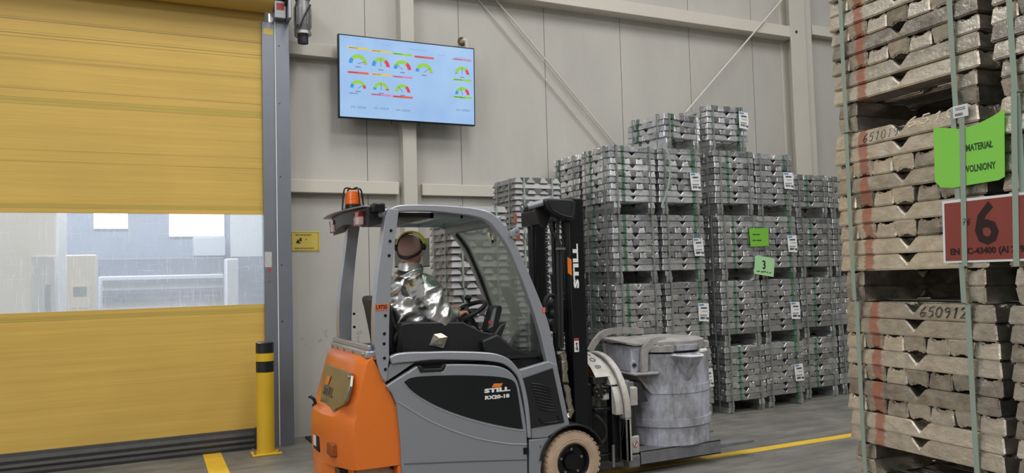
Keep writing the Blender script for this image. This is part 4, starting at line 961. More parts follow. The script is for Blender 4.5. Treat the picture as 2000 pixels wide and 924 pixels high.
ds = [at(x, y, Y=5.10) for x, y in c1((560, 500), (610, 478), (660, 520), (740, 548), (765, 568), (700, 590), (640, 570), (570, 545))]
MB().prism(ds, (0, .86, 0)).build('dashboard', BLACK, fk, bevel=.015, seg=3)
sc_c = V((2.25, 5.50, 1.315)); sn = V((-.42, -.05, .9)).normalized(); sa_ = sn.orthogonal().normalized(); sb_ = sn.cross(sa_)
b_ = MB(); b_.tube([sc_c+sa_*math.cos(i/40*2*math.pi)*.165+sb_*math.sin(i/40*2*math.pi)*.165 for i in range(40)], .017, 12, closed=True); 
for a in (0.3, 2.4, 4.5): b_.bar(sc_c-sn*.02, sc_c+(sa_*math.cos(a)+sb_*math.sin(a))*.155, .03, .012, sn)
b_.cyl(sc_c-sn*.05, sc_c+sn*.005, .04, n=20); SWH = b_.build('steering_wheel', BLACK, fk)
kp = sc_c+sa_*math.cos(2.4)*.165+sb_*math.sin(2.4)*.165; kp = sc_c+V((.10, .13, .055)); MB().ball(kp+sn*.05, .028, sc=(1, 1, .8)).cyl(kp, kp+sn*.04, .01).build('spinner_knob', BLACK, SWH, smooth=60)
MB().cyl(sc_c-sn*.04, sc_c-sn*.28, .04, .06, 20).build('steering_column', BLACK, fk)
dp = [at(x, y, Y=5.22) for x, y in c1((575, 468), (590, 412), (600, 388), (622, 388), (624, 405), (604, 470), (592, 482))]
DPX = MB().prism(dp, (0, .11, 0)).build('display_unit', BLACK, fk, bevel=.008)
fp = [at(x, y, Y=5.216) for x, y in c1((580, 462), (596, 400), (606, 394), (594, 455))]; MB().prism(fp, (0, .01, 0)).build('display_face', mat('lcd_grey', srgb(120, 124, 126), .3), DPX)
p = at(*c1((583, 442))[0], Y=5.21); MB().lathe(p, (0, -1, 0), [(.012, 0), (.012, .012), (0, .012)], 14, False).build('red_button', REDPL, DPX)
for q in ((475, 452), (520, 450)):
    p = at(*c1(q)[0], Y=5.22); MB().cyl(p-V((0, 0, .03)), p+V((0, 0, .02)), .010, .012, 12).build('control_lever', BLACK, fk)
pq = [at(x, y, Y=5.6) for x, y in c1((640, 515), (655, 492), (663, 496), (650, 520))]; MB().prism(pq, (0, .05, 0)).build('pedal', GREYL, fk)
# windshield following the front pillars
wp = [at(x, y, Y=TY0+.04) for x, y in c1((600, 130), (640, 185), (690, 300), (735, 430), (762, 545), (790, 620))]
MB().loft([[V((p.x, TY0+.06, p.z)), V((fx(p.x, p.z), TY1-.06, p.z)), V((fx(p.x, p.z)+.005, TY1-.06, p.z)), V((p.x+.005, TY0+.06, p.z))] for p in wp]).build('windshield', MATS['windshield_glass'], fk, smooth=60)
rubb = smoothpath([V((fx(p.x, p.z), TY1-.075, p.z)) for p in wp], 3); MB().tube(rubb, .014, 8).build('windshield_seal', BLACKR, fk)
p1, p2 = at(980, 555, Y=5.86), at(1000, 612, Y=5.86)
a1, a2 = V((2.660, 5.86, 1.51)), V((2.724, 5.86, 1.27))
b_ = MB(); b_.add([(2.582, 5.58, 1.50), (2.578, 5.37, 1.50), (2.672, 5.37, 1.26), (2.676, 5.58, 1.26)]+[(x-.002, y, z) for x, y, z in ((2.582, 5.58, 1.50), (2.578, 5.37, 1.50), (2.672, 5.37, 1.26), (2.676, 5.58, 1.26))], [(0, 1, 2, 3), (7, 6, 5, 4), (0, 4, 5, 1), (1, 5, 6, 2), (2, 6, 7, 3), (3, 7, 4, 0)])
b_.build('taped_notice', mat('notice_paper', srgb(206, 226, 230), .6), fk)
mc = at(957, 457, Y=5.30); MB().lathe(mc, (-.93, .30, -.1), [(.0, .022), (.03, .020), (.06, .010), (.072, 0), (.075, -.015), (.0, -.02)], 28, False).build('inside_mirror', mat('mirror_glass', (.8, .8, .8, 1), .05, 1), fk)
MB().tube([mc+V((.02, .02, 0)), mc+V((.03, .02, .07)), mc+V((.0, .02, .14))], .006, 8).build('mirror_stalk', BLACKM, fk)
# second lower inside handle rail on the far pillar

# --- work lamp on its arm
lt = [at(x, y, Y=5.07) for x, y in [(1063, 392), (1069, 387), (1119, 389), (1126, 396), (1124, 428), (1117, 431), (1083, 420), (1070, 408)]]
WL = MB().prism(lt, (0, .10, 0)).build('work_lamp', BLACK, fk, bevel=.012, seg=3)
MB().tube(smoothpath([at(x, y, Y=5.066) for x, y in [(1072, 395), (1079, 410), (1095, 419), (1114, 424), (1118, 420), (1120, 400), (1119, 396)]], 3), .005, 8).build('lamp_rim', BLACK, WL)
MB().cyl(at(1018, 408, Y=5.12), at(1060, 396, Y=5.12), .024, n=18).build('lamp_arm', GREY, fk)
MB().cyl(at(1021, 407, Y=5.12), at(1028, 405, Y=5.12), .032, n=18).build('arm_collar', DSTEEL, fk)
br_ = [at(x, y, Y=5.14) for x, y in [(1045, 400), (1066, 397), (1076, 420), (1068, 445), (1058, 440)]]; MB().prism(br_, (0, .03, 0)).build('lamp_bracket', BLACKM, fk, bevel=.004)
# --- mast
def mastbox(x0, x1, y0, y1, z0, z1, name='mast_channel', m=BLACKM, bv=.008): return MB().box((x0, y0, z0), (x1, y1, z1)).build(name, m, fk, bevel=bv)
MO = mastbox(2.985, 3.115, 5.18, 5.215, .16, 2.155); mastbox(3.085, 3.115, 5.215, 5.27, .16, 2.155); mastbox(2.985, 3.005, 5.215, 5.27, .16, 2.155)
MO2 = mastbox(2.985, 3.115, 5.845, 5.88, .16, 2.155); mastbox(3.085, 3.115, 5.79, 5.845, .16, 2.155)
mastbox(2.99, 3.09, 5.285, 5.31, .2, 2.10, 'inner_mast_channel'); mastbox(2.99, 3.09, 5.75, 5.775, .2, 2.10, 'inner_mast_channel')
mastbox(2.93, 2.98, 5.18, 5.88, 1.98, 2.10, 'mast_cross_beam'); mastbox(2.93, 2.98, 5.18, 5.88, .22, .38, 'mast_cross_beam'); mastbox(3.0, 3.06, 5.22, 5.84, 2.05, 2.13, 'mast_cross_beam')
for y in (5.355, 5.705):
    MB().cyl((2.945, y, .3), (2.945, y, 1.55), .028, n=20).cyl((2.945, y, 1.55), (2.945, y, 2.0), .018, n=20).cyl((2.945, y, 1.52), (2.945, y, 1.58), .034, n=20).build('lift_cylinder', BLACKM, fk)
for y in (5.44, 5.63):
    b_ = MB()
    for i in range(60): z = .5+i*.025; b_.box((3.02-.004*(i % 2), y-.009, z), (3.035+.004*(i % 2), y+.009, z+.021))
    q = b_.build('lift_chain', DSTEEL, fk); q['kind'] = 'stuff'
MB().tube(smoothpath([at(x, y, Y=5.15) for x, y in [(1076, 430), (1078, 452), (1090, 470), (1095, 490), (1096, 540), (1097, 600), (1098, 680)]], 4), .014, 10).build('hydraulic_hose', BLACKR, fk)
MB().tube(smoothpath([at(x, y, Y=5.15) for x, y in [(1090, 420), (1089, 500), (1091, 600), (1092, 680)]], 4), .012, 10).build('hydraulic_hose', BLACKR, fk)
MB().tube(smoothpath([at(x, y, Y=5.22) for x, y in [(1066, 610), (1064, 590), (1072, 578), (1084, 580), (1086, 610), (1083, 650)]], 4), .016, 10).build('hydraulic_hose', BLACKR, fk)
b_ = MB(); 
for y_ in (486, 688): q = at(1095, y_, Y=5.14); b_.obox(q, (.035, 0, 0), (0, .012, 0), (0, 0, .008))
b_.build('hose_clamp', BOLT, fk)
for px_, py_, r2 in ((1078, 592, .03), (1084, 612, .035), (1076, 630, .03)):
    q = at(px_, py_, Y=5.3); MB().lathe(q, (0, 1, 0), [(0, -.03), (r2*.6, -.03), (r2, -.02), (r2, .02), (0, .03)], 20, False).build('mast_pulley', DSTEEL, fk)
b_ = MB().box((3.05, 5.3, 1.12), (3.09, 5.76, 1.38)); b_.build('carriage_plate', BLACKM, fk, bevel=.01)
q1, q2 = at(1003, 418, Y=5.6), at(1010, 436, Y=5.6); MB().box((q1.x, 5.6, q2.z), (q2.x, 5.605, q1.z)).build('orange_reflector', mat('dull_orange', srgb(150, 84, 60), .6), fk)
q1, q2 = at(1008, 455, Y=5.6), at(1016, 470, Y=5.6); MB().box((q1.x, 5.6, q2.z), (q2.x, 5.605, q1.z)).build('orange_reflector', mat('dull_orange', srgb(150, 84, 60), .6), fk)
# mast lettering reading upwards
def mp(x, y): return at(x, y, Y=5.1785)
text_mb('STILL', .058, mp(1125, 520), (0, 0, 1), (-1, 0, 0), bold=.0035, sx=2.3, spacing=1.08).build('lettering', WHITE, MO)
b_ = MB().prism([mp(x, y) for x, y in [(1108, 502), (1116, 507), (1117, 539), (1109, 533)]], (0, -.0015, 0)); b_.build('logo_mark', ORP, MO)
q = mp(1126, 674); b_ = MB(); quad_on(b_, q, (1, 0, 0), (0, 0, 1), -.020, .020, -.052, .052); WSK = b_.build('warning_sticker', WHITE, MO)
b_ = MB(); quad_on(b_, q+V((0, -.001, .042)), (1, 0, 0), (0, 0, 1), -.020, .020, -.010, .010); b_.build('sticker_header', REDPL, MO)
b_ = MB(); b_.tube([q+V((0, -.003, .02)), q+V((0, -.003, -.005)), q+V((.008, -.003, -.03))], .003, 6).tube([q+V((-.01, -.003, -.02)), q+V((.01, -.003, -.04))], .003, 6).tube([q+V((-.008, -.003, .012)), q+V((.01, -.003, .012))], .003, 6); b_.build('pictogram', DARKP, MO)
# foil-wrapped hose hanging from the mast
fp = smoothpath([at(x, y, Y=5.10) for x, y in [(1097, 690), (1100, 705), (1101, 730), (1103, 752), (1107, 765), (1109, 785), (1113, 802), (1108, 815)]], 5)
rad = [.030+.003*math.sin(i*1.1)+.002*math.cos(i*2.3) for i in range(len(fp))]
MB().tube(fp, rad, 14).build('foil_hose_sleeve', FOILD, fk, smooth=60)
MB().lathe(at(1101, 748, Y=5.10), (.1, 0, 1), [(.034, -.01), (.036, 0), (.034, .01)], 16, False).build('hose_tie', BLACKM, fk)
# --- carriage, rotator and fork frame
RX0, RZc, RR = 3.40, .50, .445
MB().box((3.12, 5.22, .14), (3.17, 5.84, .74)).build('carriage_plate', BLACKM, fk, bevel=.01)
b_ = MB(); b_.box((3.17, 5.19, .66), (3.36, 5.24, .71)); b_.box((3.17, 5.19, .52), (3.34, 5.24, .55)); b_.box((3.17, 5.19, .15), (3.34, 5.24, .20)); b_.box((3.31, 5.17, .13), (3.37, 5.25, .72))
b_.build('fork_carriage_frame', BLACKM, fk, bevel=.006)
MB().tube(smoothpath([(3.18, 5.2, .5), (3.25, 5.19, .42), (3.26, 5.2, .32), (3.19, 5.21, .25)], 4), .014, 10).build('hydraulic_hose', BLACKR, fk)
ax = (1, 0, 0)
MB().loft([[V((RX0+h, TYC+math.cos(t)*r, RZc+math.sin(t)*r)) for r, h in ((RR-.09, -.03), (RR-.02, -.03), (RR, -.02), (RR, .025), (RR-.02, .035), (RR-.09, .035))] for t in [math.pi*(-.02+1.04*i/48) for i in range(49)]]).loft([[V((RX0+h, TYC+math.cos(t)*r, RZc+math.sin(t)*r)) for r, h in ((RR-.088, .0), (.05, .0), (.05, .03), (RR-.088, .03))] for t in [math.pi*(-.02+1.04*i/48) for i in range(49)]]).build('rotator_ring', RINGM, fk, bevel=.003, smooth=35)
MB().loft([[V((RX0-.06+h, TYC+math.cos(t)*r, RZc+math.sin(t)*r)) for r, h in ((RR-.14, -.03), (RR-.03, -.03), (RR-.03, .03), (RR-.14, .03))] for t in [math.pi*(i/40) for i in range(41)]]).build('rotator_ring', RINGM, fk, smooth=35)
for rr_ in (.405, .432):
    MB().tube([V((RX0-.0305-(.002), TYC+math.cos(a)*rr_, RZc+math.sin(a)*rr_)) for a in [math.pi*(.5+i/30*.75) for i in range(31)]], .003, 6).build('ring_slot', DSTEEL, fk)
rings = []
for i in range(9):
    a = math.pi*(.50+i*.035); rings.append([V((x, TYC+math.cos(a)*r2, RZc+math.sin(a)*r2)) for x, r2 in ((RX0-.22, RR+.004), (RX0-.09, RR+.004), (RX0-.09, RR-.002), (RX0-.22, RR-.002))])
RC = MB().loft(rings).build('rotator_cover', RINGM, fk)
for ch, a in (('C', .70), ('O', .635), ('B', .57)):
    a = math.pi*(1.28-a); ra = V((0, math.cos(a), math.sin(a))); tg = V((0, -math.sin(a), math.cos(a)))
    text_mb(ch, .072, V((RX0-.155, TYC, RZc))+ra*(RR+.0045), tg, V((-1, 0, 0)) if tg.cross(V((-1, 0, 0))).dot(ra) > 0 else V((1, 0, 0)), bold=.001).build('lettering', mat('slate_print', srgb(70, 84, 100), .5), RC)
MB().tube(smoothpath([(3.17, 5.38, .86), (3.21, 5.33, .83), (3.235, 5.28, .77), (3.235, 5.27, .72)], 4), .019, 10).build('red_hose', REDH, fk)
MB().box((3.17, 5.20, .73), (3.27, 5.34, .79)).build('valve_block', DSTEEL, fk, bevel=.006)
b_ = MB(); b_.lathe((3.22, 5.20, .68), (0, -1, 0), [(0, -.06), (.055, -.06), (.055, 0), (.03, .01), (0, .01)], 24, False)
b_.build('hydraulic_motor', mat('oily_black', srgb(44, 40, 38), .35, .3, .3, 40, .3, 20), fk)
for i in range(6):
    a = i*math.pi/3; q = V((3.22+math.cos(a)*.038, 5.19, .68+math.sin(a)*.038)); MB().cyl(q, q-V((0, .012, 0)), .007, n=6).build('bolt', BOLT, fk)
MB().box((3.26, 5.21, .60), (3.36, 5.28, .68)).build('mounting_lug', LADLEW, fk, bevel=.014)
MB().box((3.38, 5.09, .14), (3.43, 5.18, .50)).build('side_bracket', RINGM, fk, bevel=.01); MB().box((3.38, 5.09, .14), (3.42, 5.97, .47)).build('rotator_back_plate', FORKM, fk, bevel=.01)
# fork hangers on the ladle side
b_ = MB(); b_.box((3.44, 5.20, .62), (3.50, 5.86, .74)); b_.box((3.44, 5.20, .20), (3.50, 5.86, .30)); b_.box((3.44, 5.16, .14), (3.475, 5.24, .74)); b_.build('fork_bar', FORKM, fk, bevel=.008)
MB().box((3.475, 5.175, .54), (3.555, 5.26, .685)).build('fork_hook', RINGM, fk, bevel=.01); MB().box((3.475, 5.175, .175), (3.555, 5.26, .31)).build('fork_hook', RINGM, fk, bevel=.01)
q = V((3.515, 5.174, .25)); MB().lathe(q, (0, -1, 0), [(.026, 0), (.026, .001), (.0, .001)], 20, False).build('round_sticker', WHITE, fk)
b_ = MB(); b_.tube([q+V((.0225*math.cos(a), -.002, .0225*math.sin(a))) for a in [i/20*2*math.pi for i in range(20)]], .003, 6, closed=True); b_.build('sticker_ring', REDPL, fk)
b_ = MB(); b_.bar(q+V((-.006, -.002, -.012)), q+V((.006, -.002, .012)), .008, .003, (0, 1, 0)); b_.build('sticker_mark', DARKP, fk)
MB().box((3.49, 5.18, .31), (3.505, 5.25, .54)).build('hanger_plate', DSTEEL, fk); MB().cyl((3.53, 5.21, .30), (3.53, 5.21, .56), .022, n=16).build('hanger_cylinder', DSTEEL, fk)
b_ = MB(); b_.box((3.455, 5.18, .065), (3.56, 5.27, .165)); b_.build('fork_stop_block', FORKM, fk, bevel=.012)
MB().bar((3.30, 5.16, .27), (3.30, 5.165, .10), .012, .02, (1, 0, 0)).build('locking_pin', BOLT, fk)
for y in (5.27, 5.79):
    b_ = MB(); b_.loft([[V((x, y-.05, z0)), V((x, y+.05, z0)), V((x, y+.05, z1)), V((x, y-.05, z1))] for x, z0, z1 in ((3.50, .095, .145), (4.2, .10, .145), (4.75, .115, .135))])
    b_.box((3.50, y-.05, .095), (3.55, y+.05, .72)); b_.build('fork', FORKM, fk, bevel=.005)

# =================================================================== TRANSFER LADLE
LX, LY, LZ, LR = 4.05, 5.53, .165, .385
ld = thing('transfer_ladle', 'big grey coated steel ladle with lid and pouring spout carried on the forklift forks', 'ladle', (LX, LY, LZ))
c = V((LX, LY, 0))
def z_(z): return z
MB().lathe((LX, LY, 0), (0, 0, 1), [(0, .175), (LR-.03, .175), (LR-.012, .185), (LR-.004, .40), (LR, .62), (LR+.002, .90), (LR+.004, .915), (LR-.05, .92), (LR-.06, .80), (0, .80)], 80, False).build('drum', LADLE, ld, smooth=35)
for z0, z1, e in ((.335, .395, .006), (.60, .66, .006)): MB().lathe((LX, LY, 0), (0, 0, 1), [(LR-.02, z0), (LR+e, z0), (LR+e, z1), (LR-.02, z1)], 80, False).build('band', LADLE, ld)
# spout on the right front
a = math.radians(-95); rd = V((math.cos(a), math.sin(a), 0)); tg = V((-rd.y, rd.x, 0))
def lp(r, t, z): return V((LX, LY, 0))+rd*r+tg*t+V((0, 0, z))
R0 = LR-.015
b_ = MB(); b_.add([lp(R0-.02, -.15, .905), lp(R0-.02, .15, .905), lp(R0+.165, .06, .905), lp(R0+.165, -.06, .905), lp(R0-.01, -.012, .66), lp(R0-.01, .012, .66)],
      [(0, 3, 2, 1), (0, 4, 3), (1, 2, 5), (3, 4, 5, 2), (0, 1, 5, 4)])
b_.build('spout', LADLE, ld, bevel=.006)
b_ = MB()
rnd = random.Random(4)
P = [lp(R0-.03, -.125, .905), lp(R0+.06, -.10, .905), lp(R0+.15, -.06, .905), lp(R0+.165, .0, .905), lp(R0+.15, .06, .905), lp(R0+.06, .10, .905), lp(R0-.03, .12, .905)]
b_.tube(smoothpath(P, 4), [.007+.006*rnd.random() for _ in smoothpath(P, 4)], 8)
b_.build('spout_crust', LADLEW, ld, smooth=60)
b_ = MB(); P = [V((LX+math.cos(t)*(LR-.02), LY+math.sin(t)*(LR-.02), .915)) for t in [math.radians(-70+i*5) for i in range(12)]]; b_.tube(P, [.014+.012*rnd.random() for _ in P], 8); b_.build('rim_crust', LADLEW, ld, smooth=60)
# lid with flange segments
MB().lathe((LX, LY, 0), (0, 0, 1), [(0, .92), (LR-.07, .92), (LR-.03, .935), (LR-.03, 1.01), (LR-.06, 1.02), (.12, 1.04), (0, 1.04)], 72, False).build('lid', LADLED, ld, smooth=35)
for a0, a1 in ((-165, -122), (-150+20, -112), (-40, 10), (30, 140)):
    rings = []
    for i in range(9):
        t = math.radians(a0+(a1-a0)*i/8); dv = V((math.cos(t), math.sin(t), 0)); rings.append([V((LX, LY, 0))+dv*r+V((0, 0, z)) for r, z in ((LR-.04, .93), (LR+.012, .93), (LR+.012, .985), (LR-.04, .985))])
    MB().loft(rings).build('lid_clamp_segment', LADLED, ld, bevel=.004)
rings = []
for i in range(9):
    t = math.radians(-108+34*i/8); dv = V((math.cos(t), math.sin(t), 0)); rings.append([V((LX, LY, 0))+dv*r+V((0, 0, z)) for r, z in ((LR-.04, .94), (LR+.002, .94), (LR+.002, .985), (LR-.04, .985))])
MB().loft(rings).build('lid_insert', LADLE, ld, bevel=.003)
for t in (-150, -80, -72):
    t = math.radians(t); dv = V((math.cos(t), math.sin(t), 0)); q = V((LX, LY, .958))+dv*(LR+.012); MB().cyl(q, q+dv*.012, .010, n=8).build('bolt', BOLT, ld)
# pivot box on the left with lugs and the lifting arms
bx0, bx1, by0, by1 = 3.60, 3.80, 5.32, 5.74
MB().box((bx0, by0, .78), (bx1+.02, by1, .985)).build('hinge_box', LADLE, ld, bevel=.008)
MB().prism([V((3.55, by0-.02, 1.02)), V((3.62, by0-.03, 1.005)), V((3.86, by0+.01, 1.0)), V((3.80, by1, 1.035)), V((3.58, by1, 1.035))], (0, 0, -.014)).build('box_cover', LADLED, ld)
MB().prism([V((3.56, by0-.10, .765)), V((3.76, by0-.14, .765)), V((3.86, by0-.02, .765)), V((3.80, by1, .765)), V((3.56, by1, .765))], (0, 0, .014)).build('support_shelf', LADLED, ld, bevel=.003)
for x in (3.60, 3.70):
    P = [V((x-.03, by0-.035, .775)), V((x+.03, by0-.035, .775)), V((x+.03, by0-.035, .85)), V((x+.015, by0-.035, .875)), V((x-.015, by0-.035, .875)), V((x-.03, by0-.035, .85))]
    lg = MB().prism(P, (0, .02, 0)).build('pivot_lug', LADLE, ld, bevel=.004); MB().cyl((x, by0-.05, .84), (x, by0-.03, .84), .016, n=16).build('pivot_pin', DSTEEL, lg)
b_ = MB(); b_.prism([V((3.66, by0-.06, .78)), V((3.72, by0-.06, .78)), V((3.73, by0-.06, .93)), V((3.78, by0-.06, .985)), V((3.92, by0-.04, 1.02)), V((3.92, by0-.04, 1.055)), V((3.75, by0-.06, 1.05)), V((3.68, by0-.06, .98)), V((3.665, by0-.06, .93))], (0, .03, 0)); b_.build('lid_lever', LADLED, ld, bevel=.005)
b_ = MB(); P = smoothpath([(3.46, 5.72, .93), (3.52, 5.72, 1.01), (3.62, 5.74, 1.07), (3.78, 5.74, 1.085), (3.98, 5.70, 1.07)], 4)
for i in range(len(P)-1): b_.bar(P[i], P[i+1]+(P[i+1]-P[i])*.15, .03, .05)
b_.build('lifting_arm', LADLED, ld)
b_ = MB(); b_.prism([V((3.56, 5.30, .60)), V((3.72, 5.30, .60)), V((3.78, 5.32, .60)), V((3.78, 5.32, .765)), V((3.56, 5.30, .765))][:0] or [V((3.62, 5.28, .765)), V((3.74, 5.26, .60)), V((3.80, 5.30, .60)), V((3.80, 5.34, .765))], (0, .3, 0)); b_.build('gusset', LADLED, ld, bevel=.004)
b_ = MB(); b_.prism([V((3.55, 5.26, .71)), V((3.60, 5.24, .55)), V((3.70, 5.24, .55)), V((3.66, 5.28, .71))], (0, .10, 0)); b_.build('hook_bracket', DSTEEL, ld, bevel=.01)
# fork pockets under the drum
for y in (5.27, 5.79):
    b_ = MB(); y0, y1 = y-.085, y+.085
    b_.box((3.57, y0, .075), (4.36, y0+.012, .185)); b_.box((3.57, y1-.012, .075), (4.36, y1, .185)); b_.box((3.57, y0, .173), (4.36, y1, .185)); b_.box((3.57, y0, .075), (4.36, y1, .087))
    b_.build('fork_pocket', FORKM, ld, bevel=.003)

# =================================================================== DRIVER
pr_loc = (1.80, TYC, 1.10)
def capsules(mb, segs, n=20):
    for p0, r0, p1, r1 in segs:
        mb.cyl(p0, p1, r0, r1, n); mb.ball(p0, r0, 16, 10); mb.ball(p1, r1, 16, 10)
    return mb
def fused(name, mb, m, parent, voxel=.011, it=4, disp=None):
    o = mb.build(name, m, parent)
    rm = o.modifiers.new('r', 'REMESH'); rm.mode = 'VOXEL'; rm.voxel_size = voxel
    s = o.modifiers.new('s', 'SMOOTH'); s.iterations = it; s.factor = .6
    dg = bpy.context.evaluated_depsgraph_get(); me = bpy.data.meshes.new_from_object(o.evaluated_get(dg)); o.modifiers.clear(); old = o.data; o.data = me; bpy.data.meshes.remove(old)
    if disp:
        nn_ = [v.normal.copy() for v in me.vertices]
        for v, nv in zip(me.vertices, nn_): v.co += nv*disp(v.co)
    for p in me.polygons: p.use_smooth = True
    me.materials.clear(); me.materials.append(m)
    return o
HC = V((1.842, 5.53, 1.785))
fd = V((.62, .78, 0)).normalized(); sd = V((fd.y, -fd.x, 0))         # where the driver looks, and his right
SHR, SHL = V((1.88, 5.33, 1.505)), V((1.76, 5.75, 1.505))
ELR, ELL = V((1.955, 5.26, 1.30)), V((1.97, 5.82, 1.26))
WRR, WRL = V((2.10, 5.37, 1.29)), V((2.15, 5.70, 1.33))
b_ = MB()
capsules(b_, [(V((1.77, TYC, 1.14)), .14, V((1.78, TYC, 1.32)), .145), (V((1.78, TYC-.07, 1.36)), .13, V((1.79, TYC+.07, 1.36)), .13), (SHR, .06, SHL, .06), (V((1.81, TYC, 1.46)), .075, V((1.83, TYC, 1.62)), .056), (V((1.83, TYC, 1.60)), .056, HC-V((0, 0, .06)), .058),
    (SHR, .055, ELR, .042), (ELR, .042, WRR, .030), (SHL, .055, ELL, .042), (ELL, .042, WRL, .030),
    (V((1.80, 5.43, 1.14)), .085, V((2.18, 5.40, 1.13)), .062), (V((1.80, 5.63, 1.14)), .085, V((2.18, 5.66, 1.13)), .062), (V((2.18, 5.40, 1.13)), .06, V((2.35, 5.40, 1.01)), .045), (V((2.18, 5.66, 1.13)), .06, V((2.35, 5.66, 1.01)), .045)])
# skull, jaw, ears, nose
b_.ball(HC+V((0, 0, .01)), .086, 24, 16, (1.0, 1.0, 1.18)); b_.ball(HC-fd*.012+V((0, 0, .02)), .085, 24, 16, (1, 1, 1.10)); b_.ball(HC+fd*.04-V((0, 0, .055)), .066, 16, 10, (1, 1, .95))
b_.ball(HC+fd*.096-V((0, 0, .012)), .016, 10, 8, (1, 1, 1.5)); b_.ball(HC+fd*.082-V((0, 0, .052)), .020, 10, 8, (1, 1, .6))
for s_ in (-1, 1): b_.ball(HC+sd*s_*.087-fd*.005-V((0, 0, .02)), .024, 12, 8, (.6, .8, 1.35))
# hands: palm, four fingers and a thumb curled round the wheel rim
def hand(wr_, tgt, up, side_):
    d = (tgt-wr_).normalized(); s = d.cross(up).normalized()*side_; pm = wr_+d*.05
    capsules(b_, [(wr_, .028, pm, .030), (pm-s*.02, .020, pm+s*.024+d*.015, .018)], 12)
    for i, (off, ln) in enumerate(((-.033, .030), (-.011, .036), (.011, .034), (.032, .026))):
        q0 = pm+s*off+d*.035; q1 = q0+d*ln-up*.006; q2 = q1+d*.006-up*.028; q3 = q2-d*.018-up*.010
        capsules(b_, [(q0, .0105, q1, .0100), (q1, .0100, q2, .0090), (q2, .0090, q3, .0085)], 8)
    t0 = pm-s*.034-d*.005; t1 = t0-s*.022+d*.028-up*.004; capsules(b_, [(t0, .013, t1, .011), (t1, .011, t1+d*.026-up*.016, .010)], 8)
hand(WRR, V((2.20, 5.40, 1.325)), V((-.3, 0, .95)).normalized(), 1)
hand(WRL, V((2.25, 5.66, 1.36)), V((-.3, 0, .95)).normalized(), -1)
PS = fused('person', b_, SKIN, None, .0065, 3)
me = PS.data
for v in me.vertices: v.co -= V(pr_loc)
PS.location = pr_loc; PS['_o'] = pr_loc
tag(PS, 'person in a silver foil jacket and yellow headgear, seated in the forklift cab facing away', 'person')
# cropped hair over the back and sides of the skull
b_ = MB(); b_.ball(HC-fd*.013+V((0, 0, .015)), .0880, 32, 20, (1, 1, 1.14))
hr = MB(); keep = []
for f_ in b_.f:
    cc = sum((b_.v[i] for i in f_), V((0, 0, 0)))/len(f_)-HC
    if cc.dot(fd) < .035 and cc.z > -.045+.5*max(0, cc.dot(fd)): keep.append(f_)
hr.v = b_.v; hr.f = keep; hr.build('hair', HAIR, PS, smooth=80)
# foil jacket
def crumple(co_):
    p = co_
    q = V((p.x*.8+p.z*.6, p.y, (p.z*.8-p.x*.6)*1.9)); a = noise.noise(q*5.5+V((3, 1, 2))); b = noise.noise(q*12+V((7, 2, 5))); c = noise.noise(V((p.x*5, p.y*7, p.z*15)))
    return .012+(.4-abs(a)*1.6)*.030+(.3-abs(b))*.014+(.3-abs(c))*.016
b_ = MB()
capsules(b_, [(V((1.765, TYC-.06, 1.16)), .165, V((1.775, TYC-.06, 1.36)), .155), (V((1.765, TYC+.06, 1.16)), .165, V((1.775, TYC+.06, 1.36)), .155), (SHR-V((.02, -.02, .01)), .090, SHL-V((0, .02, .01)), .090), (V((1.80, TYC, 1.47)), .13, V((1.82, TYC, 1.56)), .09), (V((1.82, TYC, 1.55)), .088, V((1.835, TYC, 1.62)), .076),
    (SHR, .092, ELR, .090), (ELR, .092, WRR-V((.02, 0, 0)), .058), (SHL, .08, ELL, .078), (ELL, .078, WRL-V((.02, 0, 0)), .050), (V((1.86, 5.42, 1.36)), .12, V((1.90, 5.42, 1.22)), .12)])
JK = fused('foil_jacket', b_, FOIL, PS, .010, 4, crumple)
# upright collar
ring = lambda z, r, k: [V((1.837+math.cos(t)*r, TYC+math.sin(t)*r, z+k*math.cos(t+2.2))) for t in [i/28*2*math.pi for i in range(28)]]
MB().loft([ring(1.57, .098, .0), ring(1.62, .094, .004), ring(1.665, .086, .010), ring(1.68, .088, .012), ring(1.67, .078, .010), ring(1.58, .084, 0)], False).build('jacket_collar', FOIL, JK, smooth=60)
# foil trousers
b_ = MB(); capsules(b_, [(V((1.80, 5.43, 1.15)), .10, V((2.19, 5.36, 1.14)), .085), (V((1.80, 5.63, 1.15)), .10, V((2.19, 5.66, 1.14)), .085), (V((2.19, 5.36, 1.14)), .085, V((2.34, 5.38, 1.05)), .06), (V((2.19, 5.66, 1.14)), .085, V((2.34, 5.66, 1.05)), .06)])
fused('foil_trousers', b_, FOIL, PS, .012, 4, crumple)
# foil flap showing below the armrest
b_ = MB(); rnd = random.Random(2); F_ = c1((405, 480), (428, 476), (449, 488), (436, 525), (412, 518), (390, 516))
cpt = at(*c1((424, 492))[0], Y=5.138); P = [at(x, y, Y=5.148+rnd.uniform(-.010, .004)) for x, y in F_]
b_.add([cpt]+P+[p+V((0, .008, 0)) for p in P], [(0, i+1, (i+1) % 6+1) for i in range(6)]+[(i+1, i+7, (i+1) % 6+7, (i+1) % 6+1) for i in range(6)]+[tuple(range(12, 6, -1))])
b_.build('jacket_hem_flap', FOILD, JK, smooth=10)
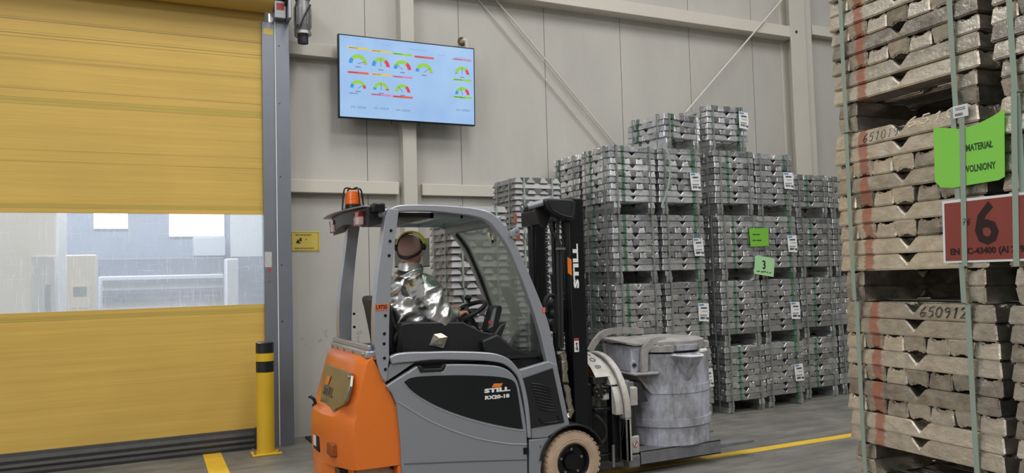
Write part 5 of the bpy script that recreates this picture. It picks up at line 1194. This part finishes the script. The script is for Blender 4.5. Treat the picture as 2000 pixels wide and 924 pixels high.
# gloves hug the hands
# headgear
HG_t = HC+V((0, 0, .03))
def hring(c, r, tilt, n=40, a0=0, a1=2*math.pi, lift=0):
    """ring round the head, rising towards the front by tilt"""
    out = []
    for i in range(n+1):
        t = a0+(a1-a0)*i/n; v = sd*math.cos(t)*r+fd*math.sin(t)*r*1.06; out.append(c+v+V((0, 0, tilt*math.sin(t)+lift)))
    return out
HGr = MB().tube(hring(HC+V((0, 0, .005)), .093, .065)[:-1], .010, 8, closed=True, sx=.35, up=(0, 0, 1)).build('head_strap', BLACK, PS, smooth=60)
crown = [HC+sd*math.cos(t)*.096+V((0, 0, 1))*(.02+math.sin(t)*.102)-fd*(.012*math.sin(t)) for t in [math.pi*i/24 for i in range(25)]]
MB().tube(crown, .009, 8, sx=.35, up=fd).build('head_strap', BLACK, PS, smooth=60)
# yellow crown guard: a curved shell from ear to ear, standing proud of the forehead
rings = []
for i in range(25):
    t = math.pi*i/24; base = HC+sd*math.cos(t)*.110+V((0, 0, .030+math.sin(t)*.110))
    rings.append([base-fd*.005, base+fd*.045+V((0, 0, .004)), base+fd*.07-V((0, 0, .006)), base+fd*.07-V((0, 0, .012)), base+fd*.04-V((0, 0, .004)), base-fd*.005-V((0, 0, .008))+(HC-base).normalized()*.004])
MB().loft(rings).build('crown_guard', HYEL, PS, smooth=60)
for s_ in (-1, 1):
    q = HC+sd*s_*.104+V((0, 0, .02)); MB().lathe(q, sd*s_, [(0, -.008), (.024, -.008), (.024, .008), (.015, .014), (0, .014)], 20, False).build('visor_pivot', BLACK, PS)
rings = []
for i in range(17):
    t = math.radians(10+160*i/16); v = sd*math.cos(t)*.135+fd*math.sin(t)*.165
    rings.append([HC+v+V((0, 0, .09)), HC+v*1.0+V((0, 0, -.12)), HC+v*1.012+V((0, 0, -.12)), HC+v*1.012+V((0, 0, .09))])
MB().loft(rings).build('face_shield', MATS['visor_clear'], PS, smooth=60)
MB().tube([HC+(sd*math.cos(t)*.135+fd*math.sin(t)*.165)*1.01-V((0, 0, .12)) for t in [math.radians(10+160*i/16) for i in range(17)]], .004, 6).build('shield_edge', BLACK, PS)

for o in bpy.data.objects:
    if '_o' in o: del o['_o']
